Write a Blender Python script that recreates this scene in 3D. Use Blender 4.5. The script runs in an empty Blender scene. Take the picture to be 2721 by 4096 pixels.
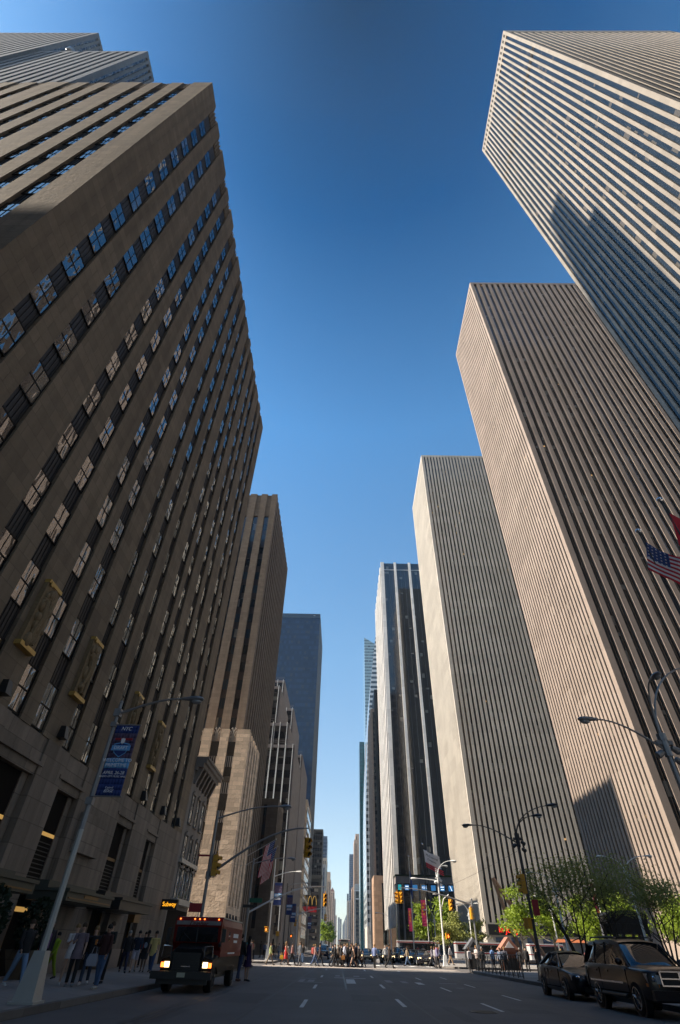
import bpy, bmesh, math, random
from mathutils import Vector, Matrix
RND = random.Random(11)
SC = bpy.context.scene
COL = SC.collection
PI = math.pi
rad = math.radians

# ------------------------------------------------------------------ mesh builder
class MB:
    def __init__(self):
        self.v = []; self.f = []; self.m = []
    def _add(self, vs, fs, mat=0):
        n = len(self.v)
        self.v += [tuple(p) for p in vs]
        self.f += [tuple(i + n for i in q) for q in fs]
        self.m += [mat] * len(fs)
    def box(self, a, b, mat=0, M=None):
        x0, x1 = sorted((a[0], b[0])); y0, y1 = sorted((a[1], b[1])); z0, z1 = sorted((a[2], b[2]))
        vs = [(x0,y0,z0),(x1,y0,z0),(x1,y1,z0),(x0,y1,z0),(x0,y0,z1),(x1,y0,z1),(x1,y1,z1),(x0,y1,z1)]
        if M: vs = [M @ Vector(p) for p in vs]
        self._add(vs, [(0,3,2,1),(4,5,6,7),(0,1,5,4),(1,2,6,5),(2,3,7,6),(3,0,4,7)], mat)
    def hexa(self, vs, mat=0):
        self._add(vs, [(0,3,2,1),(4,5,6,7),(0,1,5,4),(1,2,6,5),(2,3,7,6),(3,0,4,7)], mat)
    def quad(self, a, b, c, d, mat=0):
        self._add([a,b,c,d], [(0,1,2,3)], mat)
    def loft(self, rings, mat=0, cap=True, closed=True):
        n = len(rings[0]); vs = [p for r in rings for p in r]; fs = []
        for i in range(len(rings)-1):
            for j in range(n if closed else n-1):
                k = (j+1) % n
                fs.append((i*n+j, i*n+k, (i+1)*n+k, (i+1)*n+j))
        if cap:
            fs.append(tuple(range(n-1,-1,-1))); fs.append(tuple((len(rings)-1)*n+j for j in range(n)))
        self._add(vs, fs, mat)
    def tube(self, pts, rr, n=8, mat=0, cap=True):
        pts = [Vector(p) for p in pts]
        if not hasattr(rr, '__len__'): rr = [rr]*len(pts)
        rings = []; prev = None
        for i, p in enumerate(pts):
            d = (pts[min(i+1,len(pts)-1)] - pts[max(i-1,0)])
            if d.length < 1e-9: d = Vector((0,0,1))
            d.normalize()
            ref = prev if prev else (Vector((1,0,0)) if abs(d.x) < .9 else Vector((0,1,0)))
            a = (ref - d*ref.dot(d)).normalized(); prev = a
            b = d.cross(a); r = rr[i]
            rings.append([p + a*(r*math.cos(2*PI*k/n)) + b*(r*math.sin(2*PI*k/n)) for k in range(n)])
        self.loft(rings, mat, cap)
    def ell(self, c, r, n=10, k=7, mat=0, M=None):
        rings = []
        for i in range(k+1):
            t = PI*i/k; s = max(math.sin(t), .02)
            ring = [Vector((r[0]*s*math.cos(2*PI*j/n), r[1]*s*math.sin(2*PI*j/n), -r[2]*math.cos(t))) for j in range(n)]
            if M: ring = [M @ p for p in ring]
            rings.append([p + Vector(c) for p in ring])
        self.loft(rings, mat)
    def lathe(self, prof, c=(0,0,0), axis='z', n=20, mat=0):
        rings = []
        for r, h in prof:
            ring = []
            for j in range(n):
                a, b = r*math.cos(2*PI*j/n), r*math.sin(2*PI*j/n)
                p = (a,b,h) if axis == 'z' else ((h,a,b) if axis == 'x' else (b,h,a))
                ring.append(Vector(p) + Vector(c))
            rings.append(ring)
        self.loft(rings, mat)
    def prism(self, poly, axis, a, b, mat=0):
        def P(q, t):
            return {'x':(t,q[0],q[1]), 'y':(q[0],t,q[1]), 'z':(q[0],q[1],t)}[axis]
        self.loft([[P(q,a) for q in poly],[P(q,b) for q in poly]], mat)
    def xform(self, M):
        self.v = [tuple(M @ Vector(p)) for p in self.v]; return self
    def build(self, name, mats, parent=None, smooth=False, world=True):
        if not isinstance(mats, (list,tuple)): mats = [mats]
        me = bpy.data.meshes.new(name)
        off = Vector((0,0,0))
        if parent is not None and world: off = absloc(parent)
        me.from_pydata([Vector(p)-off for p in self.v], [], self.f)
        for mm in mats: me.materials.append(mm)
        if len(mats) > 1:
            for p, i in zip(me.polygons, self.m): p.material_index = i
        bm = bmesh.new(); bm.from_mesh(me); bmesh.ops.recalc_face_normals(bm, faces=bm.faces); bm.to_mesh(me); bm.free()
        if smooth:
            me.polygons.foreach_set('use_smooth', [True]*len(me.polygons))
            try: me.set_sharp_from_angle(angle=rad(42))
            except Exception: pass
        me.update()
        o = bpy.data.objects.new(name, me); COL.objects.link(o)
        if parent is not None: o.parent = parent
        return o

def absloc(o):
    l = Vector(o.location); 
    while o.parent is not None:
        o = o.parent; l = l + Vector(o.location)
    return l

def thing(name, label, cat, loc=(0,0,0), rot=0, group=None):
    o = bpy.data.objects.new(name, None); COL.objects.link(o)
    o.location = loc; o.rotation_euler = (0,0,rot); o.empty_display_size = .2
    o['label'] = label; o['category'] = cat
    if group: o['group'] = group
    return o
def tag(o, label, cat, group=None, kind=None):
    o['label'] = label; o['category'] = cat
    if group: o['group'] = group
    if kind: o['kind'] = kind
    return o
def struct(o):
    o['kind'] = 'structure'; return o
def dup(root, loc, rot=0, label=None, group=None):
    kids = {}
    for o in ALL_KIDS(root): kids.setdefault(o.parent.name, []).append(o)
    def cp(o, par):
        c = o.copy(); COL.objects.link(c)
        if par is not None: c.parent = par
        for k in kids.get(o.name, []): cp(k, c)
        return c
    r = cp(root, None); r.location = loc; r.rotation_euler = (0,0,rot)
    if label: r['label'] = label
    if group: r['group'] = group
    return r
def ALL_KIDS(root):
    out = []; st = [root]
    while st:
        o = st.pop()
        for c in o.children: out.append(c); st.append(c)
    return out
def repaint(root, old, new):
    for o in ALL_KIDS(root) + [root]:
        if o.type != 'MESH': continue
        for s in o.material_slots:
            if s.material == old:
                s.link = 'OBJECT'; s.material = new

# ------------------------------------------------------------------ materials
def newmat(name):
    m = bpy.data.materials.new(name); m.use_nodes = True
    nt = m.node_tree; b = nt.nodes['Principled BSDF']
    return m, nt, b
def N(nt, t, **kw):
    n = nt.nodes.new(t)
    for k, v in kw.items():
        if k.startswith('i_'): n.inputs[k[2:].replace('_',' ')].default_value = v
        else: setattr(n, k, v)
    return n
def L(nt, a, b): nt.links.new(a, b)
def mix(nt, fac, a, b, mode='MIX'):
    n = nt.nodes.new('ShaderNodeMix'); n.data_type = 'RGBA'; n.blend_type = mode
    for s, v in ((0,fac),(6,a),(7,b)):
        if hasattr(v, 'is_linked') or hasattr(v, 'links'): nt.links.new(v, n.inputs[s])
        elif s == 0: n.inputs[0].default_value = v
        else: n.inputs[s].default_value = (*v, 1) if len(v) == 3 else v
    return n.outputs[2]
def math_(nt, op, a, b=None):
    n = nt.nodes.new('ShaderNodeMath'); n.operation = op
    for i, v in ((0,a),(1,b)):
        if v is None: continue
        if hasattr(v, 'links'): nt.links.new(v, n.inputs[i])
        else: n.inputs[i].default_value = v
    return n.outputs[0]

def plain(name, c, rough=.6, metal=0, var=.12, scale=3., bump=0., spec=.5, coat=0):
    m, nt, b = newmat(name)
    tc = N(nt, 'ShaderNodeTexCoord')
    no = N(nt, 'ShaderNodeTexNoise', i_Scale=scale, i_Detail=5.)
    L(nt, tc.outputs['Object'], no.inputs['Vector'])
    lo = tuple(max(0, x*(1-var)) for x in c); hi = tuple(min(1, x*(1+var)) for x in c)
    L(nt, mix(nt, no.outputs['Fac'], lo, hi), b.inputs['Base Color'])
    b.inputs['Roughness'].default_value = rough; b.inputs['Metallic'].default_value = metal
    b.inputs['Specular IOR Level'].default_value = spec
    if coat: b.inputs['Coat Weight'].default_value = coat; b.inputs['Coat Roughness'].default_value = .04
    if bump:
        bp = N(nt, 'ShaderNodeBump', i_Strength=bump, i_Distance=.05)
        L(nt, no.outputs['Fac'], bp.inputs['Height']); L(nt, bp.outputs[0], b.inputs['Normal'])
    return m

def uvz(nt):
    """wall coordinates: run along the wall (x+y) and height"""
    g = N(nt, 'ShaderNodeNewGeometry')
    s = N(nt, 'ShaderNodeSeparateXYZ'); L(nt, g.outputs['Position'], s.inputs[0])
    u = math_(nt, 'ADD', s.outputs[0], s.outputs[1])
    cb = N(nt, 'ShaderNodeCombineXYZ'); L(nt, u, cb.inputs[0]); L(nt, s.outputs[2], cb.inputs[1])
    return g, s, u, cb

def stone(name, c, bw=1.6, bh=.9, joint=.78, var=.14, rough=.85, bump=.15, streak=.25, rscale=1.0):
    """ashlar: block joints, per-block tone, large weathering and vertical streaks"""
    m, nt, b = newmat(name)
    g, s, u, cb = uvz(nt)
    br = N(nt, 'ShaderNodeTexBrick', i_Scale=1., i_Mortar_Size=.018, i_Brick_Width=bw, i_Row_Height=bh)
    br.inputs['Color1'].default_value = (.5-.5*var,)*3+(1,); br.inputs['Color2'].default_value = (.5+.5*var,)*3+(1,)
    br.inputs['Mortar'].default_value = (.5*joint,)*3+(1,)
    L(nt, cb.outputs[0], br.inputs['Vector'])
    n1 = N(nt, 'ShaderNodeTexNoise', i_Scale=.11*rscale, i_Detail=6., i_Roughness=.6); L(nt, g.outputs['Position'], n1.inputs['Vector'])
    n2 = N(nt, 'ShaderNodeTexNoise', i_Scale=5., i_Detail=4.); L(nt, g.outputs['Position'], n2.inputs['Vector'])
    mp = N(nt, 'ShaderNodeMapping'); mp.inputs['Scale'].default_value = (1.3, .035, 1); L(nt, cb.outputs[0], mp.inputs['Vector'])
    n3 = N(nt, 'ShaderNodeTexNoise', i_Scale=1., i_Detail=5.); L(nt, mp.outputs[0], n3.inputs['Vector'])
    base = mix(nt, 1., c, br.outputs['Color'], 'MULTIPLY')
    t = mix(nt, n1.outputs['Fac'], (.78,.77,.76), (1.22,1.22,1.22))
    base = mix(nt, 1., base, t, 'MULTIPLY')
    st = mix(nt, n3.outputs['Fac'], (1-streak,)*3, (1+streak,)*3)
    base = mix(nt, 1., base, st, 'MULTIPLY')
    base = mix(nt, 1., base, mix(nt, n2.outputs['Fac'], (1.8,)*3, (2.2,)*3), 'MULTIPLY')
    L(nt, base, b.inputs['Base Color']); b.inputs['Roughness'].default_value = rough
    b.inputs['Specular IOR Level'].default_value = .25
    if bump:
        bp = N(nt, 'ShaderNodeBump', i_Strength=bump, i_Distance=.06)
        L(nt, n2.outputs['Fac'], bp.inputs['Height']); L(nt, bp.outputs[0], b.inputs['Normal'])
    return m

def glazing(name, fh=3.6, span=.35, pane=1.2, glass=(.012,.014,.018), spand=(.03,.028,.027), blind=(.16,.15,.13), pb=.18,
            tint=(.03,.05,.08), ior=1.7, rough=.06, wav=.02, zoff=0., lit=0., bar=.06):
    """dark curtain glass: floors with spandrels, some panes with blinds, wavy reflections"""
    m, nt, b = newmat(name)
    g, s, u, cb = uvz(nt)
    zf = math_(nt, 'DIVIDE', math_(nt, 'ADD', s.outputs[2], zoff), fh)
    fl = math_(nt, 'FLOOR', zf); fr = math_(nt, 'FRACT', zf)
    uf = math_(nt, 'DIVIDE', u, pane); uc = math_(nt, 'FLOOR', uf); ur = math_(nt, 'FRACT', uf)
    isp = math_(nt, 'LESS_THAN', fr, span)
    cc = N(nt, 'ShaderNodeCombineXYZ'); L(nt, fl, cc.inputs[0]); L(nt, uc, cc.inputs[1])
    wn = N(nt, 'ShaderNodeTexWhiteNoise', noise_dimensions='2D'); L(nt, cc.outputs[0], wn.inputs['Vector'])
    v = wn.outputs['Value']
    col = mix(nt, v, glass, tint)
    sp2 = N(nt, 'ShaderNodeSeparateColor'); L(nt, wn.outputs['Color'], sp2.inputs[0])
    isb = math_(nt, 'LESS_THAN', sp2.outputs[1], pb)
    drop = math_(nt, 'GREATER_THAN', fr, math_(nt, 'ADD', math_(nt, 'MULTIPLY', sp2.outputs[2], .6), .3))
    isb = math_(nt, 'MULTIPLY', isb, drop)
    col = mix(nt, isb, col, blind)
    col = mix(nt, isp, col, spand)
    edge = math_(nt, 'LESS_THAN', ur, bar/pane) if bar else None
    if bar: col = mix(nt, edge, col, spand)
    L(nt, col, b.inputs['Base Color'])
    rr = math_(nt, 'ADD', rough, math_(nt, 'MULTIPLY', isp, .05)); L(nt, rr, b.inputs['Roughness'])
    b.inputs['IOR'].default_value = ior
    n = N(nt, 'ShaderNodeTexNoise', i_Scale=.55, i_Detail=1.5); L(nt, g.outputs['Position'], n.inputs['Vector'])
    bp = N(nt, 'ShaderNodeBump', i_Strength=1., i_Distance=wav); L(nt, n.outputs['Fac'], bp.inputs['Height'])
    L(nt, bp.outputs[0], b.inputs['Normal'])
    if lit:
        on = math_(nt, 'MULTIPLY', math_(nt, 'GREATER_THAN', sp2.outputs[0], 1-lit), math_(nt, 'GREATER_THAN', fr, .88))
        b.inputs['Emission Color'].default_value = (1,.55,.2,1)
        L(nt, math_(nt, 'MULTIPLY', on, .35), b.inputs['Emission Strength'])
    return m

def pane_mat(name, blind=.25):
    """window glass: old wavy panes that mirror the street, blinds drawn behind some"""
    m, nt, b = newmat(name)
    g = N(nt, 'ShaderNodeNewGeometry'); oi = N(nt, 'ShaderNodeObjectInfo')
    s = N(nt, 'ShaderNodeSeparateXYZ'); L(nt, g.outputs['Position'], s.inputs[0])
    cc = N(nt, 'ShaderNodeCombineXYZ')
    for i, (o_, q) in enumerate(((s.outputs[0],2.2),(s.outputs[1],1.15),(s.outputs[2],1.81))):
        L(nt, math_(nt, 'FLOOR', math_(nt, 'DIVIDE', o_, q)), cc.inputs[i])
    wn = N(nt, 'ShaderNodeTexWhiteNoise', noise_dimensions='3D'); L(nt, cc.outputs[0], wn.inputs['Vector'])
    isb = math_(nt, 'LESS_THAN', wn.outputs['Value'], blind)
    L(nt, mix(nt, isb, (.012,.012,.014), (.12,.105,.085)), b.inputs['Base Color'])
    b.inputs['Roughness'].default_value = .03; b.inputs['IOR'].default_value = 2.8
    mp = N(nt, 'ShaderNodeMapping'); mp.inputs['Scale'].default_value = (1.0,1.6,.55); L(nt, g.outputs['Position'], mp.inputs['Vector'])
    n = N(nt, 'ShaderNodeTexNoise', i_Scale=1.3, i_Detail=1.); L(nt, mp.outputs[0], n.inputs['Vector'])
    bp = N(nt, 'ShaderNodeBump', i_Strength=1., i_Distance=.05); L(nt, n.outputs['Fac'], bp.inputs['Height'])
    L(nt, bp.outputs[0], b.inputs['Normal'])
    return m

def emit(name, c, s):
    m, nt, b = newmat(name)
    b.inputs['Base Color'].default_value = (*c,1); b.inputs['Emission Color'].default_value = (*c,1)
    b.inputs['Emission Strength'].default_value = s
    return m

def asphalt(name, c, scale=1.):
    m, nt, b = newmat(name)
    g = N(nt, 'ShaderNodeNewGeometry')
    n1 = N(nt, 'ShaderNodeTexNoise', i_Scale=.25*scale, i_Detail=7., i_Roughness=.65); L(nt, g.outputs['Position'], n1.inputs['Vector'])
    n2 = N(nt, 'ShaderNodeTexNoise', i_Scale=60., i_Detail=3.); L(nt, g.outputs['Position'], n2.inputs['Vector'])
    mp = N(nt, 'ShaderNodeMapping'); mp.inputs['Scale'].default_value = (.9,.03,1); L(nt, g.outputs['Position'], mp.inputs['Vector'])
    n3 = N(nt, 'ShaderNodeTexNoise', i_Scale=1., i_Detail=4.); L(nt, mp.outputs[0], n3.inputs['Vector'])
    a = mix(nt, n1.outputs['Fac'], tuple(x*.5 for x in c), tuple(x*1.6 for x in c))
    a = mix(nt, 1., a, mix(nt, n3.outputs['Fac'], (.75,)*3, (1.25,)*3), 'MULTIPLY')
    a = mix(nt, 1., a, mix(nt, n2.outputs['Fac'], (.75,)*3, (1.25,)*3), 'MULTIPLY')
    L(nt, a, b.inputs['Base Color']); b.inputs['Roughness'].default_value = .7
    b.inputs['Specular IOR Level'].default_value = .35
    bp = N(nt, 'ShaderNodeBump', i_Strength=.25, i_Distance=.02); L(nt, n2.outputs['Fac'], bp.inputs['Height']); L(nt, bp.outputs[0], b.inputs['Normal'])
    return m

def leafmat(name, c, c2):
    m, nt, b = newmat(name)
    g = N(nt, 'ShaderNodeNewGeometry')
    n = N(nt, 'ShaderNodeTexNoise', i_Scale=1.1, i_Detail=4.); L(nt, g.outputs['Position'], n.inputs['Vector'])
    col = mix(nt, n.outputs['Fac'], c, c2)
    L(nt, col, b.inputs['Base Color']); b.inputs['Roughness'].default_value = .6
    tr = N(nt, 'ShaderNodeBsdfTranslucent'); L(nt, col, tr.inputs[0])
    mx = N(nt, 'ShaderNodeMixShader'); mx.inputs[0].default_value = .4
    L(nt, b.outputs[0], mx.inputs[1]); L(nt, tr.outputs[0], mx.inputs[2])
    L(nt, mx.outputs[0], nt.nodes['Material Output'].inputs[0])
    return m

def carpaint(name, c, rough=.25, coat=.6):
    m, nt, b = newmat(name)
    b.inputs['Base Color'].default_value = (*c,1); b.inputs['Roughness'].default_value = rough; b.inputs['Specular IOR Level'].default_value = min(.5, coat+.06)
    b.inputs['Coat Weight'].default_value = coat; b.inputs['Coat Roughness'].default_value = .03
    return m

M = {}
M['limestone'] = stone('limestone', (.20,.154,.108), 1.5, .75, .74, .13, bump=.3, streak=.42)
M['limestone_lower'] = stone('lower limestone', (.22,.18,.145), 1.5, .9, .66, .18, bump=.25, streak=.5)
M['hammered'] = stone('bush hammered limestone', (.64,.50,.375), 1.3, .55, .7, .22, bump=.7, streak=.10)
M['tower_stone'] = stone('brown tower limestone', (.155,.125,.10), 1.2, .6, .75, .12, streak=.3)
M['cream_stone'] = stone('cream granite', (.235,.207,.178), 1.5, 1.83, .9, .10, bump=.05, streak=.08)
M['pink_stone'] = stone('pinkish cast stone', (.265,.212,.178), 9., 3.7, .9, .08, bump=.05, streak=.08)
M['grey_stone'] = stone('warm grey stone', (.44,.40,.345), 9., 3.7, .9, .08, bump=.05, streak=.08)
M['white_stone'] = stone('white marble piers', (.72,.69,.65), 2., 3.6, .85, .12, bump=.03, streak=.08)
M['rock_stone'] = stone('pale grey limestone', (.105,.115,.13), 1.5, 1., .9, .08, bump=.05, streak=.15)
M['grey_wall'] = stone('plain grey masonry', (.19,.17,.165), 2., 1.2, .93, .06, bump=.05, streak=.15)
M['beige_wall'] = stone('beige brick wall', (.33,.28,.23), .8, .4, .9, .12, streak=.15)
M['brown_brick'] = stone('brown granite wall', (.38,.25,.17), 1.4, 1.4, .75, .14, streak=.12)
M['tan_wall'] = stone('tan masonry', (.40,.29,.22), .9, .5, .9, .12, streak=.15)
M['pale_wall'] = stone('pale ornate masonry', (.46,.42,.37), 1.2, .8, .85, .12, streak=.2)
M['red_tile'] = stone('reddish roof', (.24,.12,.09), .5, .3)
M['stucco'] = stone('painted stucco', (.235,.21,.19), 30, 20, 1, .02, bump=.2, streak=.3)
M['strip_g'] = glazing('grey tower glazing', 3.7, .38, 1.1, glass=(.010,.013,.017), spand=(.016,.016,.017), tint=(.02,.026,.034), pb=.10, lit=.008, zoff=1.)
M['strip_p'] = glazing('pink tower glazing', 3.7, .40, 1.3, glass=(.010,.010,.011), spand=(.018,.016,.015), tint=(.020,.021,.024), pb=.12, lit=.006)
M['strip_c'] = glazing('cream tower glazing', 3.66, .13, .9, glass=(.010,.014,.018), spand=(.014,.018,.022), tint=(.020,.025,.030), blind=(.085,.075,.06), pb=.16, ior=1.38, zoff=.4)
M['strip_black'] = glazing('black tower glass', 3.6, .34, 1.5, glass=(.006,.007,.012), spand=(.006,.006,.008), tint=(.010,.014,.024), pb=.05, ior=1.9, wav=.012, bar=.08)
M['strip_navy'] = glazing('navy tower glass', 3.9, .42, 1.6, glass=(.010,.022,.05), spand=(.013,.028,.06), tint=(.018,.04,.085), blind=(.03,.04,.06), pb=.2, ior=1.5, wav=.01)
M['strip_fin'] = glazing('finned dark glass', 3.6, .45, 1.6, glass=(.010,.010,.012), spand=(.05,.044,.042), tint=(.02,.02,.024), pb=.15)
M['strip_brown'] = glazing('brown tower windows', 3.58, .45, 1.2, glass=(.012,.013,.016), spand=(.045,.038,.036), tint=(.03,.05,.07), pb=.2, zoff=-.1)
M['strip_rock'] = glazing('slab tower windows', 3.7, .45, 1.1, glass=(.02,.025,.032), spand=(.10,.11,.12), tint=(.06,.08,.10), pb=.2)
M['strip_far'] = glazing('distant windows', 3.6, .45, 1.8, glass=(.02,.022,.028), spand=(.10,.09,.08), tint=(.04,.05,.06), pb=.2)
M['strip_white'] = glazing('banded white facade', 4.0, .48, 1.5, glass=(.03,.045,.055), spand=(.50,.52,.52), tint=(.06,.08,.09), pb=.05, bar=0)
M['strip_teal'] = glazing('teal glass', 3.8, .3, 1.5, glass=(.005,.055,.065), spand=(.004,.05,.06), tint=(.01,.08,.09), pb=.0, ior=1.8)
M['strip_boa'] = glazing('pale crystal glass', 4.0, .45, 1.6, glass=(.07,.12,.15), spand=(.22,.32,.36), tint=(.12,.18,.22), pb=.1, blind=(.03,.05,.08))
M['strip_blue'] = glazing('blue grid glass', 3.6, .4, 1.6, glass=(.03,.05,.09), spand=(.10,.13,.19), tint=(.06,.09,.14), pb=.1)
M['pane'] = pane_mat('old window glass')
M['frame'] = plain('dark window frame', (.016,.014,.012), .6, spec=.15)
M['spandrel'] = plain('ribbed dark spandrel', (.013,.010,.009), .55, var=.3)
M['relief'] = plain('weathered carved relief', (.21,.145,.075), .8, var=.3, scale=9, bump=.3)
M['gold'] = plain('gilded ledge', (.50,.32,.085), .38, .35, var=.15)
M['black'] = plain('black metal', (.012,.012,.013), .4, var=.2)
M['darkiron'] = plain('dark iron', (.03,.028,.026), .5)
M['bronze'] = plain('bronze trim', (.17,.095,.028), .35, .6)
M['opening'] = plain('dark recess', (.012,.010,.009), .8, spec=.08)
M['lobby_glow'] = emit('lobby light glow', (.75,.42,.11), .22)  # emission stands in for lobby light on soffits and bars
M['lobby'] = plain('dim lobby wall', (.05,.026,.012), .5)
M['marquee'] = plain('weathered bronze marquee', (.055,.058,.046), .5, .2)
M['white'] = plain('white painted metal', (.72,.72,.70), .5, var=.05)
M['grille'] = plain('pale aluminium grille', (.48,.44,.39), .45, .3)
M['granite'] = plain('polished granite', (.17,.14,.125), .3, var=.25, scale=8)
M['asphalt'] = asphalt('asphalt', (.105,.097,.095))
M['crossing'] = stone('sun brightened paving', (.36,.31,.27), 3., 1.5, .8, .14, bump=.1, streak=.1)  # pale concrete with the sunlit strip's brightness put into its colour
M['patch'] = asphalt('newer asphalt patch', (.078,.073,.073))
M['tar'] = plain('tar seam', (.014,.014,.016), .5)
M['concrete'] = stone('pavement concrete', (.25,.235,.225), 1.5, 1.5, .8, .14, bump=.1, streak=.1)
M['kerb'] = stone('granite kerb', (.15,.135,.125), 2., 3., .7, .2, bump=.2, streak=.15)
M['paint'] = plain('worn road paint', (.62,.62,.60), .7, var=.35, scale=2.2)
M['paint_old'] = plain('faded road paint', (.24,.24,.245), .7, var=.5, scale=3)
M['galv'] = plain('galvanised steel', (.26,.26,.265), .45, .5, var=.2)
M['galv_light'] = plain('silver painted pole', (.44,.43,.40), .45, .3, var=.1)
M['pole_dark'] = plain('dark painted pole', (.05,.05,.055), .5)
M['lens'] = plain('lamp lens', (.30,.30,.30), .15)
M['yellow'] = plain('signal yellow', (.62,.30,.012), .45, var=.08)
M['signal_dark'] = plain('unlit signal lens', (.03,.02,.015), .2)
M['amber'] = emit('amber hand light', (1,.16,.02), 2.5)
M['green_sign'] = plain('green street sign', (.01,.13,.07), .5)
M['red_sign'] = plain('red sign', (.35,.012,.02), .5)
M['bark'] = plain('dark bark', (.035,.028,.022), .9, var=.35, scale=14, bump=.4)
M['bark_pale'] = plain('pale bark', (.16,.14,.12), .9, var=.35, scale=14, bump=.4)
M['leaf_dark'] = leafmat('locust leaves', (.20,.22,.055), (.32,.34,.09))
M['leaf_lit'] = leafmat('spring leaves', (.17,.24,.018), (.28,.38,.035))
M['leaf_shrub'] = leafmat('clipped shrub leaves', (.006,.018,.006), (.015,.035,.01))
M['glass_car'] = plain('car window glass', (.012,.013,.015), .03, var=.1, spec=1.)
M['tyre'] = plain('tyre rubber', (.012,.012,.012), .8)
M['seam'] = plain('panel gap', (.002,.002,.002), .9, spec=.05)
M['rim'] = plain('alloy rim', (.45,.45,.46), .25, .9)
M['chrome'] = plain('chrome', (.7,.7,.72), .12, 1., var=.04)
M['headlamp'] = plain('headlamp glass', (.5,.5,.52), .1, .3)
M['amber_lens'] = plain('amber lens', (.55,.16,.02), .25)
M['lamp_on'] = emit('lit headlamp', (1,.70,.33), 2.4)
M['lamp_amber'] = emit('lit amber marker', (1,.20,.03), 1.6)
M['plate'] = plain('licence plate', (.55,.50,.36), .5)
M['leather'] = plain('brown leather', (.09,.045,.02), .6)
# ================================================================== setting
CAM_H = 1.35
KL, KR = -7.45, 11.3            # kerb lines
WL = -14.5                      # street wall on the left
CROSS = [(60.,71.5),(138.,150.),(213.,224.),(298.,308.),(380.,392.),(466.,478.),(560.,572.),(650.,662.),(740.,752.)]
def road():
    mb = MB(); mb.quad((-3000,-400,-.05),(3000,-400,-.05),(3000,6000,-.05),(-3000,6000,-.05)); struct(mb.build('ground', M['concrete']))
    mb = MB(); mb.quad((KL,-60,0),(KR,-60,0),(KR,5000,0),(KL,5000,0)); struct(mb.build('avenue_road', M['asphalt']))
    mb = MB()
    for a, b in CROSS:
        mb.quad((-300,a,-.004),(KL,a,-.004),(KL,b,-.004),(-300,b,-.004)); mb.quad((KR,a,-.004),(300,a,-.004),(300,b,-.004),(KR,b,-.004))
    struct(mb.build('side_street_road', M['asphalt']))
    ys = [-60.]
    for a, b in CROSS: ys += [a, b]
    ys.append(4000.)
    pv, kb = MB(), MB()
    r = 3.2
    for i in range(0, len(ys), 2):
        a, b = ys[i], ys[i+1]
        for sgn, k in ((-1, KL), (1, KR)):
            def outline(inset):
                kk = k + sgn*inset; aa = a + inset; bb = b - inset; rr = r - inset
                pts = [(sgn*300., aa)]
                for t in range(7):
                    th = t/6*PI/2
                    pts.append((kk + sgn*(rr - rr*math.sin(th)), aa + rr - rr*math.cos(th)))
                for t in range(7):
                    th = t/6*PI/2
                    pts.append((kk + sgn*(rr - rr*math.cos(th)), bb - rr + rr*math.sin(th)))
                pts.append((sgn*300., bb)); return pts
            o, n = outline(0), outline(.2)
            pv.prism(n, 'z', -.04, .146)
            q = len(o)
            for j in range(q-1):
                kb.hexa([(*o[j],-.04),(*o[j+1],-.04),(*n[j+1],-.04),(*n[j],-.04),(*o[j],.15),(*o[j+1],.15),(*n[j+1],.15),(*n[j],.15)])
    struct(pv.build('pavement', M['concrete'])); struct(kb.build('kerb', M['kerb']))
    # markings
    mk, old = MB(), MB(); z = .004
    def rc(m, x0, x1, y0, y1): m.quad((x0,y0,z),(x1,y0,z),(x1,y1,z),(x0,y1,z))
    for y in (11.5, 21.0, 30.5, 42.0): rc(mk, -1.22, -1.09, y, y+3.1)
    for y in (12.2, 22.2, 32.0, 43.0): rc(mk, 2.04, 2.18, y, y+3.3)
    for y in (12.0, 21.5, 31.0, 42.0): rc(mk, 5.0, 5.12, y, y+3.1)
    for y in (26.5, 35.0, 44.0): rc(mk, 6.92, 7.03, y, y+2.9)
    rc(mk, -1.22, -1.09, 56.0, 57.5); rc(mk, 2.06, 2.2, 56.0, 58.5); rc(mk, 5.0, 5.12, 56.2, 58.4)
    for y in range(80, 900, 10):
        for x in (-4.3, -1.15, 2.1, 5.05): rc(mk, x, x+.14, y, y+3)
    # turn arrow of the middle lane and stop line remnants
    rc(mk, .36, .86, 35.4, 40.2); rc(mk, -.35, 1.6, 41.6, 42.0)
    rc(old, -2.3, -1.4, 39.9, 40.4); rc(old, -2.25, -1.95, 35.9, 38.8); rc(old, -1.75,-1.4,36.2,38.6); rc(old, 2.62, 3.0, 37.6, 40.4); rc(old, 3.5, 3.85, 37.5, 39.6)
    rc(mk, 4.25, 4.6, 36.4, 38.6); rc(old, -.3, 0., 43.6, 46.0); rc(old, .9, 1.3, 43.8, 45.6); rc(old, -2.1,-.9,35.5,35.9)
    rc(old, 5.6, 6.6, 38.0, 38.5); rc(old, 5.8, 6.2, 33.8, 34.2)
    # zebra lines of the near crossing and of the far one
    for y in (62.0, 66.6, 74.6, 78.4): rc(mk, KL+.6, KR-.6, y, y+.35)
    for x in range(-6, 11, 2): rc(mk, x, x+.6, 75.2, 78.0)
    cs = MB(); cs.quad((KL,62.4,.002),(KR,62.4,.002),(KR,66.5,.002),(KL,66.5,.002)); struct(cs.build('sun_brightened_paving', M['crossing']))  # strip whose pale colour paints in sunlight on the road
    struct(mk.build('road_markings', M['paint'])); struct(old.build('worn_road_markings', M['paint_old']))
    se = MB(); zz = .006
    def seam(x0, y0, x1, y1, w=.045):
        se.quad((x0-w,y0,zz),(x0+w,y0,zz),(x1+w,y1,zz),(x1-w,y1,zz))
    seam(-4.6, 12, -4.2, 58); seam(-4.9, 12, -4.75, 40); seam(-2.6,13,-2.2,56); seam(2.6,13,2.35,58); seam(7.4,20,7.2,59); seam(.3,30,.2,58)
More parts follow.
